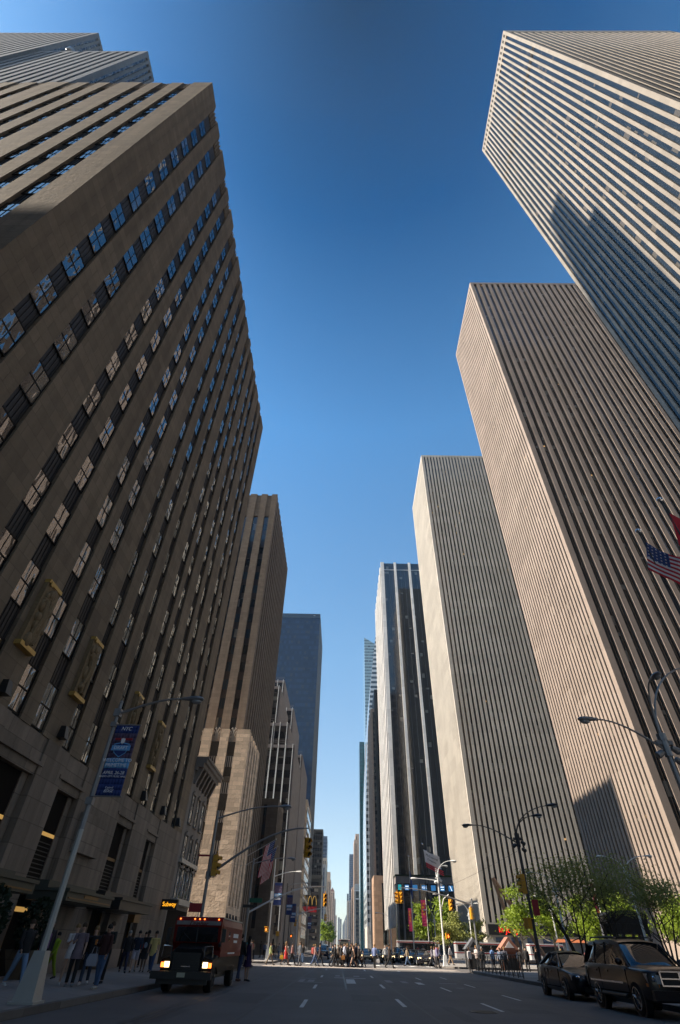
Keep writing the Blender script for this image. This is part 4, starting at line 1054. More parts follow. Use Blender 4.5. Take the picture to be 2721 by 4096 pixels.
fl = flag_us('company_flag', None, (13.9,99.9,14.2), (2.6,0,-1.1), (.15,0,-1.75), .16, kind='w'); tag(fl, 'white company flag with lettering and a red striped edge, in front of the black tower', 'flag')
text('lettering', 'McGraw-Hill', .40, (15.15,99.55,13.05), (PI/2,.40,0), M['black'], fl); text('lettering', 'Companies', .34, (15.1,99.55,12.55), (PI/2,.40,0), M['black'], fl)
q = MB()
for k in range(3): q.quad((14.1+k*.02,99.6,12.4-k*.25),(16.9,99.6,11.2-k*.25),(16.9,99.6,11.08-k*.25),(14.1+k*.02,99.6,12.28-k*.25))
q.build('red_stripe', M['f_red'], fl)
# two flags angled out from the stone tower
for i, (y, z) in enumerate(((100.5,11.9),(104.,11.3))):
    t = thing('wall_flagpole', ('nearer slanted pole holding a US flag out from the left stone tower','farther slanted pole holding a US flag out from the left stone tower')[i], 'flagpole', (-14.2,y,z)); q = MB()
    a, b = Vector((-17.6,y,z)), Vector((-11.6,y+2.,z+3.6)); q.tube([a,b], [.07,.04], 8); q.ell(b,(.12,.12,.12)); q.build('pole', M['galv_light'], t)
    tag(flag_us('us_flag', None, (-11.7,y+1.95,z+3.45), (-.9,-.2,-4.6), (-1.5,-.7,-1.0), .22), ('nearer US flag drooping over the left pavement','farther US flag drooping behind the first')[i], 'flag')
# red vertical banners on the right
M['ban_pink'] = plain('magenta banner cloth', (.42,.02,.10), .7, var=.35, scale=1.2); M['ban_yel'] = plain('banner yellow print', (.55,.22,.03), .7)
for i, (x, y, z0, z1, w) in enumerate(((17.95,140.,5.4,9.9,1.05),(15.0,140.,4.5,8.4,.7),(28.45,70.,3.0,7.5,.36))):
    t = thing('hanging_banner', ('tall magenta banner with yellow print before the black tower','narrower magenta banner left of the white flagpole','slim red and white banner on a pole among the plaza trees')[i], 'banner', (x,y,.15), 0, 'magenta banners by the plaza')
    q = MB(); oct_pole(q,x+w+.1,y,.15,z1+.4,.06,.05); q.build('pole', M['white'], t)
    q = MB(); n = 10
    for k in range(n):
        a, b = k/n, (k+1)/n; q.quad(*[(x+u*w, y-.06*math.sin(v*9+u), z0+(z1-z0)*v) for u, v in ((0,a),(1,a),(1,b),(0,b))], 1 if (i == 2 and k < 4) else 0)
    o = q.build('banner_cloth', [M['ban_pink'], M['f_white']], t); o.modifiers.new('thick','SOLIDIFY').thickness = .008
    q = MB()
    for k in range(4): q.ell((x+w*RND.uniform(.3,.7), y-.1, z0+(z1-z0)*(.45+.13*k)), (w*.25,.01,.22), 10, 6)
    q.build('yellow_print', M['ban_yel'], o)
# company sign with arches far left
t = thing('hanging_sign', 'dark hanging sign with yellow arches over a red band, far down the left pavement', 'shop sign', (-13.6,285.,14.)); q = MB(); q.box((-15.2,285,13.2),(-10.9,285.5,19.5)); q.build('sign_box', M['black'], t)
q = MB(); q.box((-15.1,284.9,13.4),(-11.,285.02,15.4)); q.build('red_band', M['red_sign'], t)
q = MB()
for c in (-14.05,-12.1): q.tube([(c+.95*math.cos(a),284.8,15.9+3.2*math.sin(a)) for a in [PI*k/12 for k in range(13)]], .13, 8)
q.build('arches', M['gold'], t)

# -- railings of crossed bars on the kerb
def railing(label, x0, y0, x1, y1, n):
    t = thing('pavement_railing', label, 'railing', (x0,y0,.15)); a, b = Vector((x0,y0,.15)), Vector((x1,y1,.15))
    q = MB()
    for k in range(n+1): p = a.lerp(b,k/n); q.tube([p, p+Vector((0,0,1.15))], .028, 6)
    q.build('posts', M['black'], t)
    q = MB()
    for k in range(n):
        p, r = a.lerp(b,(k+.05)/n), a.lerp(b,(k+.95)/n)
        for (u, v) in ((.1,.55),(.55,.9),(.9,.3)): q.tube([p.lerp(r,u)+Vector((0,0,.08)), p.lerp(r,v)+Vector((0,0,1.05))], .02, 5)
    q.tube([a+Vector((0,0,1.12)), b+Vector((0,0,1.12))], .03, 6); q.tube([a+Vector((0,0,.1)), b+Vector((0,0,.1))], .022, 6); q.build('bars', M['black'], t)
railing('long black railing of slanted bars along the right kerb before the crossing', 11.75, 43., 11.75, 57.6, 12)
railing('black pavement railing on the left kerb beside the truck', -7.75, 44.5, -7.75, 57.5, 12)

# -- gabled kiosks, dark pavilion, triangle sculpture, hot dog carts
M['kiosk'] = plain('terracotta painted board', (.34,.15,.10), .6, var=.1)
for i, (x, y, s) in enumerate(((16.4,64.,1.05),(14.6,72.,1.05))):
    t = thing('gabled_kiosk', ('small gabled reddish kiosk lit by the sun at the right corner','shaded grey gabled kiosk left of the sunlit one')[i], 'kiosk', (x,y,.15), 0, 'gabled kiosks at the right corner')
    mm = M['kiosk'] if i == 0 else M['galv']
    q = MB(); q.box((x-.85,y-.6,1.45),(x+.85,y+.55,1.6)); q.box((x-.85,y-.6,.15),(x-.7,y-.45,1.6)); q.box((x+.7,y-.6,.15),(x+.85,y-.45,1.6)); q.box((x-.85,y+.5,.15),(x+.85,y+.6,1.6)); q.build('frame', mm, t)
    q = MB(); q.prism([(x-1.,1.6),(x+1.,1.6),(x,2.55)], 'y', y-.7, y+.7); q.build('roof', mm, t)
    q = MB(); q.box((x-.7,y-.55,.15),(x+.7,y-.5,1.0)); q.build('counter', M['darkiron'], t)
    q = MB(); q.prism([(x-.45,1.75),(x+.45,1.75),(x,2.25)], 'y', y-.73, y-.69); q.build('gable_panel', M['f_white'] if i == 0 else M['black'], t)
t = thing('dark_pavilion', 'dark glazed pavilion kiosk behind the parked cars, under the trees', 'kiosk', (24.7,58,.15)); q = MB()
q.box((24.8,58.6,3.6),(28.3,61.,4.2)); q.prism([(24.7,4.2),(28.4,4.2),(28.0,4.45),(26.5,4.6),(25.1,4.45)], 'y', 58.5, 61.1); q.build('roof', M['black'], t)
q = MB()
for x in (24.9,25.7,26.6,27.4,28.05): q.box((x,58.7,.15),(x+.2,58.9,3.6))
for x in (24.9,28.05): q.box((x,60.6,.15),(x+.2,60.9,3.6))
q.box((24.9,58.72,2.9),(28.25,58.86,3.6)); q.box((24.9,60.7,2.9),(28.25,60.86,3.6))
q.build('post_frame', M['black'], t); q = MB(); q.box((24.95,58.8,.15),(28.2,60.8,1.7)); q.build('counter', M['darkiron'], t)
t = thing('triangle_sculpture', 'steel triangle sculpture with a long slanted beam rising out of the lit trees', 'sculpture', (29,105,.15)); q = MB()
for a, b in (((26.24,105,11.0),(33.2,105,.2)),((26.24,105,11.0),(29.5,106,.2)),((29.5,106,.3),(33.2,105,.3))): q.tube([a,b], [.32,.32], 4)
q.build('beams', M['brown_brick'], t)
M['orange'] = plain('orange umbrella cloth', (.30,.09,.03), .7); M['steel'] = plain('brushed cart steel', (.55,.55,.56), .3, .8)
t = thing('food_cart', 'steel food cart with an orange awning on the right plaza behind the sedan', 'food cart', (22.5,64.,.15)); q = MB(); q.box((21.6,63.4,.5),(24.2,64.8,1.5)); q.box((21.7,63.5,1.5),(24.1,63.55,2.3)); q.build('cart_body', M['steel'], t)
q = MB(); q.prism([(63.2,2.25),(64.9,2.25),(64.1,2.5)], 'x', 21.5, 24.0); q.build('awning', M['orange'], t)
q = MB()
for x in (22.,23.8): q.lathe([(.05,-.05),(.28,-.05),(.28,.05),(.05,.05)], (x,63.45,.43), 'y', 12)
q.build('wheel', M['tyre'], t)
t = thing('hydrant_barrel', 'orange and white barrel by the plaza kerb behind the sedan', 'barrel', (20.4,63.,.15)); q = MB(); q.lathe([(.02,0),(.3,0),(.3,.25),(.27,.3),(.27,.6),(.24,.65),(.24,1.),(.02,1.02)], (20.4,63.,.15), n=14); q.build('body', M['orange'], t)
# planters by the left doors
for i, (x, y, s) in enumerate(((-12.7,22.6,1.05),(-13.2,27.6,1.0))):
    t = thing('planter', ('big tapered stone planter with a dark clipped shrub at the left frame edge','smaller tan planter with a clipped shrub behind the women on the left')[i], 'planter', (x,y,.15), 0, 'planters at the doors'); q = MB()
    q.loft([[(x+a*.32*s,y+b*.32*s,.15) for a,b in ((-1,-1),(1,-1),(1,1),(-1,1))],[(x+a*.62*s,y+b*.62*s,1.05*s) for a,b in ((-1,-1),(1,-1),(1,1),(-1,1))],[(x+a*.56*s,y+b*.56*s,1.0*s) for a,b in ((-1,-1),(1,-1),(1,1),(-1,1))]]); q.build('pot', M['limestone'] if i else M['granite'], t)
    q = MB()
    for k in range(900):
        th, ph = RND.uniform(0,2*PI), math.acos(RND.uniform(-1,1)); r = RND.uniform(.75,1.0)
        c = Vector((x+.75*s*r*math.sin(ph)*math.cos(th), y+.75*s*r*math.sin(ph)*math.sin(th), 1.85*s+.95*s*r*math.cos(ph)))
        a = Vector((RND.gauss(0,1),RND.gauss(0,1),RND.gauss(0,1))).normalized()*.085; b = a.orthogonal().normalized()*.06
        q.quad(c-a,c+b,c+a,c-b)
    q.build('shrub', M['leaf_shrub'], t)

# -- trees
def tree(label, x, y, h, spread, trunk_h, leafm, barkm, n, stems=3, lean=0., group='plaza trees', seed=0, size=.16, flat=.6, crown_lo=.45, z0=.15, jit=1.):
    R = random.Random(seed); t = thing('street_tree', label, 'tree', (x,y,z0), 0, group)
    q = MB(); tips = []
    for s in range(stems):
        a = 2*PI*s/stems + R.uniform(-.5,.5); off = .0 if stems == 1 else .12
        p = Vector((x+off*math.cos(a), y+off*math.sin(a), z0)); up = Vector((math.cos(a)*.22*(stems > 1)+lean, math.sin(a)*.22*(stems > 1), 1)).normalized()
        r0 = .13*h/8 if stems == 1 else .085*h/8
        pts, rr = [p], [r0]
        for k in range(5):
            p = p + up*(h*.62/5); up = (up + Vector((R.uniform(-.1,.1),R.uniform(-.1,.1),.02))).normalized(); pts.append(p); rr.append(r0*(1-.15*(k+1)))
        q.tube(pts, rr, 7)
        nb = 7 if stems > 1 else 11
        for k in range(nb):
            f = .42+.58*k/(nb-1); base = pts[min(5,int(f*5))]; b = R.uniform(0,2*PI); L_ = spread*R.uniform(.55,1.05)*(1.1-.45*f)
            e = base + Vector((math.cos(b)*L_, math.sin(b)*L_, L_*R.uniform(.35,1.1))); m = base.lerp(e,.5)+Vector((0,0,-.06*L_))
            q.tube([base,m,e], [r0*.38,r0*.24,r0*.08], 5); tips.append((base,m,e))
            for j in range(2):
                e2 = m + Vector((R.uniform(-.6,.6)*L_,R.uniform(-.6,.6)*L_,R.uniform(.15,.6)*L_)); q.tube([m,e2], [r0*.18,r0*.05], 4); tips.append((m,m.lerp(e2,.5),e2))
    q.build('trunk', M[barkm], t)
    q = MB(); lo = z0+h*crown_lo
    clumps = []
    for (a, m, e) in tips:
        for u in (.55,.8,1.0): clumps.append(m.lerp(e,u*1.05))
    for k in range(n):
        c = clumps[R.randrange(len(clumps))]; g = h*.052*jit
        p = c + Vector((R.gauss(0,g),R.gauss(0,g),R.gauss(0,g*flat)))
        if p.z < lo*R.uniform(.62,1.1): continue
        a = Vector((R.gauss(0,1),R.gauss(0,1),R.gauss(0,.6))).normalized()*size*R.uniform(.5,1.15); b = a.cross(Vector((R.gauss(0,1),R.gauss(0,1),R.gauss(0,1)))).normalized()*size*R.uniform(.3,.6)
        q.quad(p-a,p+b,p+a,p-b)
    q.build('crown', M[leafm], t)
    return t
tree('shaded honey locust with several slanting stems behind the railing, nearest the crossing', 16.6, 45., 7.9, 2.5, 2, 'leaf_dark', 'bark', 12500, 4, -.10, seed=3, size=.092, jit=1.2, crown_lo=.66)
tree('shaded multi stemmed tree behind the parked saloon', 19.4, 46., 8.1, 2.5, 2, 'leaf_dark', 'bark', 12500, 4, -.08, seed=4, size=.092, jit=1.2, crown_lo=.66)
tree('shaded spreading tree over the dark pavilion, behind the large parked car', 23.4, 46.5, 8.0, 2.6, 2, 'leaf_dark', 'bark', 12500, 4, .0, seed=5, size=.092, jit=1.2, crown_lo=.66)
for i, (x, y, h) in enumerate(((22.4,80.,9.6),(27.,82.,9.2),(31.6,81.,8.8),(36.5,80.,9.0),(41.5,78.,9.3),(46.6,77.,9.6),(30.5,76.,7.8),(43.6,83.,8.6))):
    tree(('bright sunlit young tree left of the row, round crown by the slanted beam','sunlit tree second in the bright row, behind the gabled kiosk','sunlit tree in the middle of the row behind the red banner','sunlit tree behind the dark pavilion roof','sunlit tree above the large parked car','sunlit tree at the right frame edge of the bright row','low sunlit tree in front of the bright row','rear sunlit tree near the right frame edge')[i], x, y, h, 2.5, 3, 'leaf_lit', 'bark_pale', 4200, 1, 0, seed=20+i, size=.19, flat=.55)
for i, (x, y, h) in enumerate(((19.2,150.,13.),(24.4,151.,14.5),(27.5,149.,10.))):
    tree(('sunlit tree before the black tower podium, left of the tall magenta banner','taller sunlit tree right of the tall magenta banner','small shaded tree beside the corner of the grey tower')[i], x, y, h, 3., 4, 'leaf_lit' if i < 2 else 'leaf_dark', 'bark_pale', 3200, 1, 0, seed=40+i, size=.32, flat=.6, group='trees before the black tower', crown_lo=.3)
for i, (x, y, h) in enumerate(((15.3,92.,6.),(20.5,96.,6.5))):
    tree(('small shaded tree by the far right corner','small dark tree beside the grey tower base')[i], x, y, h, 2.0, 3, 'leaf_dark', 'bark', 2600, 1, 0, seed=60+i, size=.17)
for i, (x, y, h) in enumerate(((-10.8,480.,22.),(-10.2,580.,27.),(-9.8,720.,25.))):
    tree(('sunlit street tree far down the left pavement, lowest of three','tallest of the sunlit street trees far down the left pavement','farthest street tree on the left pavement')[i], x, y, h, 4.5, 5, "leaf_lit", "bark", 1500, 1, 0, seed=70+i, size=.9, group='street trees far down the left pavement', crown_lo=.3)
# ================================================================== vehicles (local: front toward -y, on z=0)
def wheel(parent, x, y, r, w, side, mrim=None):
    q = MB(); s = side
    q.lathe([(r*.62,-w/2),(r*.93,-w/2),(r,-w*.32),(r,w*.32),(r*.93,w/2),(r*.62,w/2)], (x,y,r), 'x', 24); o = q.build('wheel', M['tyre'], parent, smooth=True, world=False)
    q = MB(); q.lathe([(.02,-.02),(r*.63,-.02),(r*.66,.03*1),(r*.63,.02),(.02,.02)], (x+s*(w/2-.05),y,r), 'x', 24)
    q.build('brake_disc', M['black'], o, world=False)
    q = MB(); q.lathe([(r*.60,-.02*s),(r*.66,.03*s),(r*.66,.05*s),(r*.58,.05*s),(r*.57,-.02*s)], (x+s*(w/2-.03),y,r), 'x', 24)
    for k in range(5):
        a = 2*PI*k/5+.3
        q.tube([(x+s*(w/2-.005),y,r),(x+s*(w/2-.01),y+r*.6*math.cos(a),r+r*.6*math.sin(a))], [r*.13,r*.10], 4)
    q.ell((x+s*(w/2),y,r), (.03,r*.15,r*.15), 10, 6); q.build('rim', mrim or M['rim'], o, smooth=True, world=False)
    return o
def body_ring(y, hw, zb, zs, crown, hwt=None):
    hwt = hwt or hw*.93
    L_ = [(hw*.80,zb),(hw*.96,zb+.05),(hw,zb+.18),(hw*1.0,(zb+zs)/2+.02),(hw*.985,zs-.10),(hwt,zs-.01),(hwt*.9,zs+crown*.35),(hwt*.5,zs+crown*.9),(0,zs+crown)]
    return [(x,y,z) for x, z in L_] + [(-x,y,z) for x, z in reversed(L_[:-1])]
def car(name, label, cat, paint, secs, cab, wheels, loc=(0,0,0), rot=0, group=None, rack=False, detail=True, grille='bars', lit=False):
    """secs: (y,hw,zb,zs,crown) body sections; cab: (y,z0,z1,hw0,hw1) greenhouse sections front to back"""
    t = thing(name, label, cat, loc, rot, group)
    q = MB(); q.loft([body_ring(*s) for s in secs]); q.build('body', paint, t, smooth=True, world=False)
    # greenhouse: glass with painted roof and pillars
    q = MB(); rings = []
    for y, z0, z1, h0, h1 in cab:
        rings.append([(h0,y,z0),(h0*.99,y,z0+(z1-z0)*.25),(h1*1.03,y,z1-.09),(h1*.93,y,z1-.015),(h1*.5,y,z1+.012),(0,y,z1+.02),(-h1*.5,y,z1+.012),(-h1*.93,y,z1-.015),(-h1*1.03,y,z1-.09),(-h0*.99,y,z0+(z1-z0)*.25),(-h0,y,z0)])
    q.loft(rings); q.build('glasshouse', M['glass_car'], t, smooth=True, world=False)
    top = [c for c in cab if c[2]-c[1] > .25]
    q = MB(); rr = []
    for y, z0, z1, h0, h1 in top: rr.append([(h1*1.04,y,z1-.10),(h1*.95,y,z1+.004),(h1*.5,y,z1+.03),(0,y,z1+.04),(-h1*.5,y,z1+.03),(-h1*.95,y,z1+.004),(-h1*1.04,y,z1-.10)])
    q.loft(rr, closed=False, cap=False); q.build('roof', paint, t, smooth=True, world=False)
    q = MB()
    for s in (-1,1):
        a, b = cab[0], top[0]; q.tube([(s*a[3],a[0],a[1]),(s*b[4]*1.02,b[0],b[2]-.04)], [.045,.035], 6)
        a, b = cab[-1], top[-1]; q.tube([(s*a[3],a[0],a[1]),(s*b[4]*1.02,b[0],b[2]-.04)], [.07,.06], 6)
        for f in (.38,.72):
            y = top[0][0]+(top[-1][0]-top[0][0])*f; c = top[len(top)//2]; q.tube([(s*(c[3]*1.0),y,c[1]),(s*c[4]*1.035,y,c[2]-.06)], [.04,.035], 6)
        q.tube([(s*c_[3]*1.0,c_[0],c_[1]) for c_ in cab], .028, 6)
    q.build('pillar', paint, t, smooth=True, world=False)
    for (x, y, r, w) in wheels:
        for s in (-1,1):
            q = MB(); q.lathe([(.02,-.2*s),(r*1.14,-.2*s),(r*1.16,.0),(.02,.0)], (s*(x+w/2+.02),y,r*1.02), 'x', 28)
            q.build('wheel_arch', M['black'], t, world=False); wheel(t, s*(x+.035), y, r, w, s)
    if detail:
        mid = secs[len(secs)//2]
        for s in (-1,1):
            q = MB()
            for y in (cab[0][0]+.12, (cab[1][0]+cab[-2][0])/2+.1, cab[-2][0]-.05): q.box((s*(mid[1]-.02),y-.012,mid[2]+.16),(s*(mid[1]+.006),y+.012,mid[3]-.06))
            q.box((s*(mid[1]-.02),cab[0][0]+.12,mid[2]+.15),(s*(mid[1]+.006),cab[-2][0],mid[2]+.175)); q.build('door_seam', M['seam'], t, world=False)
    y0, hw, zb, zs = secs[0][0], secs[0][1], secs[0][2], secs[0][3]
    if detail:
        for s in (-1,1):
            yw = cab[0][0]+.32; q = MB(); q.ell((s*(cab[0][3]+.14),yw,cab[0][1]+.14), (.12,.07,.09), 8, 6); q.build('wing_mirror', paint, t, smooth=True, world=False)
            for f in (.30,.66):
                y = top[0][0]+(top[-1][0]-top[0][0])*f; hz = secs[len(secs)//2][3]-.14; q = MB(); q.box((s*(secs[len(secs)//2][1]*.985),y-.09,hz-.02),(s*(secs[len(secs)//2][1]+.02),y+.09,hz+.02)); q.build('door_handle', paint, t, world=False)
    return t
def front(t, y, hw, zl, w, h, chrome, lit=False, amber=False, back=.28, plate=True, slats=3, gz0=0, gz1=0, gw=0):
    for s in (-1,1):
        q = MB(); x1, x0 = s*hw, s*(hw-w)
        q.hexa([(x0,y-.03,zl),(x1*.99,y+back*.5,zl),(x1,y+back,zl),(x0,y+back,zl),(x0,y-.02,zl+h*.85),(x1*.99,y+back*.55,zl+h),(x1,y+back*1.1,zl+h),(x0,y+back,zl+h*.85)])
        o = q.build('headlight', M['lamp_on'] if lit else M['headlamp'], t, world=False)
        q = MB(); q.ell(((x0+x1)/2,y+.04,zl+h*.5), (w*.2,.06,h*.33), 10, 6); q.build('bulb_bowl', M['chrome'], o, world=False)
        if amber:
            q = MB(); q.hexa([(x0*1.1,y+.02,zl-.07),(x1*1.005,y+back*.55,zl-.07),(x1*1.01,y+back*1.2,zl-.07),(x0,y+back,zl-.07),(x0*1.1,y+.02,zl),(x1*1.005,y+back*.55,zl+.0),(x1*1.01,y+back*1.2,zl),(x0,y+back,zl)]); q.build('turn_lens', M['amber_lens'], o, world=False)
    q = MB(); q.box((-gw,y-.03,gz0),(gw,y+.1,gz1)); o = q.build('grille', M['black'], t, world=False)
    q = MB()
    if chrome == 'cross':
        q.box((-gw-.03,y-.06,gz1-.0),(gw+.03,y-.02,gz1+.03)); q.box((-gw-.03,y-.06,gz0-.03),(gw+.03,y-.02,gz0)); q.box((-gw-.04,y-.06,gz0),(-gw,y-.02,gz1)); q.box((gw,y-.06,gz0),(gw+.04,y-.02,gz1))
        q.box((-gw,y-.06,(gz0+gz1)/2-.014),(gw,y-.03,(gz0+gz1)/2+.014)); q.box((-.04,y-.065,gz0),(.04,y-.03,gz1))
    else:
        for k in range(slats): zz = gz0+(gz1-gz0)*(k+.5)/slats; q.box((-gw,y-.055,zz-.016),(gw,y-.03,zz+.016))
    q.build('chrome_bar', M['chrome'], o, world=False)
    if plate:
        q = MB(); q.box((-.16,y-.09,gz0-.30),(.16,y-.065,gz0-.15)); q.build('number_plate', M['plate'], t, world=False)
P_BLACK = carpaint('black paint', (.007,.006,.010), .3, .3); P_MAROON = carpaint('dark maroon black paint', (.012,.006,.007), .3, .25); P_DARK = carpaint('dark grey paint', (.02,.022,.026))
P_WHITE = carpaint('white paint', (.6,.6,.6)); P_TAXI = carpaint('taxi yellow paint', (.62,.27,.01)); P_SILVER = carpaint('silver paint', (.28,.29,.31)); P_RED = carpaint('red paint', (.28,.015,.012)); P_BLUE = carpaint('navy paint', (.01,.018,.05))
P_GREEN = carpaint('dark green paint', (.012,.03,.02))

SED = [(-2.36,.60,.28,.62,.03),(-2.25,.78,.22,.72,.05),(-1.9,.88,.2,.80,.06),(-1.2,.91,.2,.90,.06),(-.5,.915,.2,.96,.03),(.6,.92,.2,.98,.02),(1.5,.91,.22,1.0,.03),(2.1,.86,.26,1.0,.03),(2.36,.74,.34,.92,.03)]
SEDC = [(-.95,.93,.96,.80,.72),(-.15,.95,1.40,.80,.56),(.35,.96,1.46,.80,.56),(1.0,.97,1.41,.79,.55),(1.85,1.0,1.03,.76,.60)]
SEDW = [(.80,-1.42,.33,.22),(.80,1.40,.33,.22)]
sedan = car('parked_saloon', 'dark glossy saloon car parked at the right kerb behind the big four wheel drive', 'car', P_BLACK, SED, SEDC, SEDW, (10.15,29.2,0), 0)
front(sedan, -2.33, .84, .60, .42, .17, 'bars', back=.5, slats=4, gz0=.50, gz1=.74, gw=.36)
q = MB(); q.box((-.5,-2.42,.26),(.5,-2.2,.42)); q.build('lower_intake', M['black'], sedan, world=False)

SUVS = [(-2.50,.74,.42,1.0,.03),(-2.42,.91,.36,1.03,.05),(-2.1,.95,.34,1.06,.08),(-1.3,.97,.34,1.10,.07),(-.8,.97,.34,1.12,.03),(.6,.975,.34,1.14,.02),(2.0,.97,.36,1.16,.02),(2.45,.93,.42,1.14,.02),(2.55,.85,.5,1.05,.02)]
SUVC = [(-1.22,1.09,1.13,.86,.78),(-.45,1.11,1.70,.86,.68),(.2,1.12,1.78,.86,.70),(1.3,1.13,1.78,.86,.70),(2.2,1.14,1.72,.85,.69),(2.5,1.14,1.18,.83,.70)]
SUVW = [(.80,-1.52,.40,.27),(.80,1.48,.40,.27)]
suv = car('parked_suv', 'big dark maroon four wheel drive parked at the right kerb, cut by the frame', 'car', P_MAROON, SUVS, SUVC, SUVW, (10.12,22.6,0), 0)
front(suv, -2.53, .92, .76, .33, .22, 'cross', amber=True, back=.28, gz0=.74, gz1=1.02, gw=.56)
q = MB(); q.box((-.9,-2.56,.40),(.9,-2.4,.62)); q.build('bumper', P_MAROON, suv, world=False)
q = MB()
for s in (-1,1): q.tube([(s*.62,-.3,1.80),(s*.64,.0,1.86),(s*.64,1.9,1.86),(s*.62,2.1,1.78)], .025, 6)
for y in (.3,1.6): q.tube([(-.64,y,1.86),(.64,y,1.86)], .02, 6)
q.build('roof_rack', M['black'], suv, world=False)
for s in (-1,1):
    q = MB(); q.tube([(s*1.0,-.9,.42),(s*1.0,1.0,.42)], .05, 8); q.build('side_step', M['black'], suv, world=False)
q = MB()
for s in (-1,1): q.box((s*.974,-.8,.70),(s*.995,1.9,.745)); q.tube([(s*.87,-1.1,1.12),(s*.885,2.4,1.16)], .012, 6)
q.build('side_trim', M['chrome'], suv, world=False)
q = MB(); q.box((.25,-.62,1.52),(.38,-.60,1.58)); q.build('windscreen_sticker', M['ban_white'], suv, world=False)

# -- armoured truck (local front -y)
tr = thing('armoured_truck', 'red and black armoured truck with lit headlights, pulled up at the left kerb', 'armoured truck', (-5.85,25.2,0))
P_TR = carpaint('truck red paint', (.17,.012,.010), .5, .1); P_TK = carpaint('truck black paint', (.005,.005,.006), .5, .05)
q = MB(); q.prism([(-.98,1.0),(.98,1.0),(.98,1.95),(.90,2.2),(-.90,2.2),(-.98,1.95)], 'y', 1.5, 6.8); q.build('body', P_TR, tr, world=False)
q = MB(); q.prism([(1.45,1.2),(1.62,1.2),(1.62,2.18),(1.30,2.22),(1.14,2.05),(1.10,1.95),(1.2,1.42)], 'x', -.96, .96); q.build('cab_front', P_TR, tr, world=False)
q = MB(); q.hexa([(-.86,1.18,1.44),(.86,1.18,1.44),(.86,1.5,1.44),(-.86,1.5,1.44),(-.84,1.085,1.90),(.84,1.085,1.90),(.84,1.4,1.90),(-.84,1.4,1.90)]); o = q.build('windscreen', M['glass_car'], tr, world=False)
q = MB(); q.box((-.02,1.09,1.42),(.02,1.17,1.92))
for s in (-1,1): q.tube([(s*.2,1.14,1.46),(s*.55,1.09,1.72)], .012, 5)
q.build('wiper', M['black'], o, world=False)
q = MB(); q.hexa([(-.92,1.11,1.93),(.92,1.11,1.93),(.92,1.3,1.93),(-.92,1.3,1.93),(-.90,1.09,2.09),(.90,1.09,2.09),(.90,1.3,2.09),(-.90,1.3,2.09)]); o = q.build('name_board', M['galv'], tr, world=False)
text('lettering', 'Dunbar', .20, (0,1.085,2.005), (PI/2,0,0), P_TR, o, .008, shear=.3, world=False, sx=1.25)
for x in (-.8,-.2,0,.2,.8):
    q = MB(); q.ell((x,1.17,2.15), (.035,.03,.025), 8, 5); q.build('marker_light', M['lamp_amber'], tr, world=False)
q = MB(); q.loft([[(-.62,0.0,.62),(.62,0.0,.62),(.62,0.02,1.12),(.5,.05,1.24),(-.5,.05,1.24),(-.62,.02,1.12)],[(-.70,1.25,.62),(.70,1.25,.62),(.72,1.25,1.26),(.6,1.25,1.40),(-.6,1.25,1.40),(-.72,1.25,1.26)]]); q.build('bonnet', P_TK, tr, smooth=False, world=False)
q = MB(); q.box((-.52,-.03,.60),(.52,.06,1.12))
for k in range(7): q.box((-.5,-.05,.64+k*.07),(.5,-.02,.67+k*.07))
q.build('grille', M['black'], tr, world=False)
q = MB(); q.box((-.16,-.06,.72),(.16,-.045,.75)); q.build('grille_badge', M['chrome'], tr, world=False)
for s in (-1,1):
    q = MB(); q.loft([[(s*.60,.05,.55),(s*.97,.10,.55),(s*.97,.10,.92),(s*.60,.05,1.02)],[(s*.66,.9,.72),(s*1.0,.95,.72),(s*1.0,.95,1.04),(s*.66,.9,1.12)],[(s*.66,1.4,.5),(s*1.0,1.4,.5),(s*1.0,1.4,.9),(s*.66,1.4,1.1)]]); q.build('mudguard', P_TK, tr, world=False)
    q = MB(); q.box((s*.64,.02,.70),(s*.82,.08,.86)); o = q.build('headlight', M['lamp_on'], tr, world=False)
    q = MB(); q.box((s*.86,.04,.70),(s*.96,.1,.84)); q.build('turn_light', M['lamp_amber'], tr, world=False)
    q = MB(); q.box((s*1.04,.95,1.45),(s*1.2,1.02,1.85)); q.tube([(s*.95,1.2,1.85),(s*1.12,1.0,1.85)], .015, 5); q.tube([(s*.95,1.2,1.45),(s*1.12,1.0,1.45)], .015, 5); q.ell((s*1.05,.75,1.36),(.07,.07,.07),8,6); q.build('mirror', M['black'], tr, world=False)
    q = MB(); q.tube([(s*.64,.05,.95),(s*.64,-.02,1.3),(s*.95,-.02,1.32),(s*.98,.0,1.0)], .018, 6); q.build('guard_bar', M['chrome'], tr, world=False)
    q = MB(); q.box((s*.975,1.75,1.45),(s*.985,2.2,1.85)); q.box((s*.975,3.0,1.5),(s*.985,3.3,1.8)); q.build('side_window', M['glass_car'], tr, world=False)
    q = MB(); q.box((s*.976,4.2,1.62),(s*.984,5.6,1.76)); q.box((s*.976,4.4,1.45),(s*.984,5.4,1.54)); q.box((s*.976,3.2,1.08),(s*.984,5.0,1.13)); q.build('side_lettering', M['ban_white'], tr, world=False)
    q = MB(); q.box((s*.60,1.5,.55),(s*.95,6.7,1.0)); q.build('side_skirt', P_TK, tr, world=False)
q = MB(); q.box((-1.22,-.22,.38),(1.05,.02,.60)); q.box((-1.0,-.1,.24),(.9,.0,.38)); q.build('bumper', M['black'], tr, world=False)
q = MB(); q.box((-.22,-.24,.44),(.08,-.225,.57)); q.build('number_plate', M['plate'], tr, world=False)
for x, y in ((.80,.85),(.80,5.3)):
    for s in (-1,1): wheel(tr, s*x, y, .42, .28, s, M['black'])
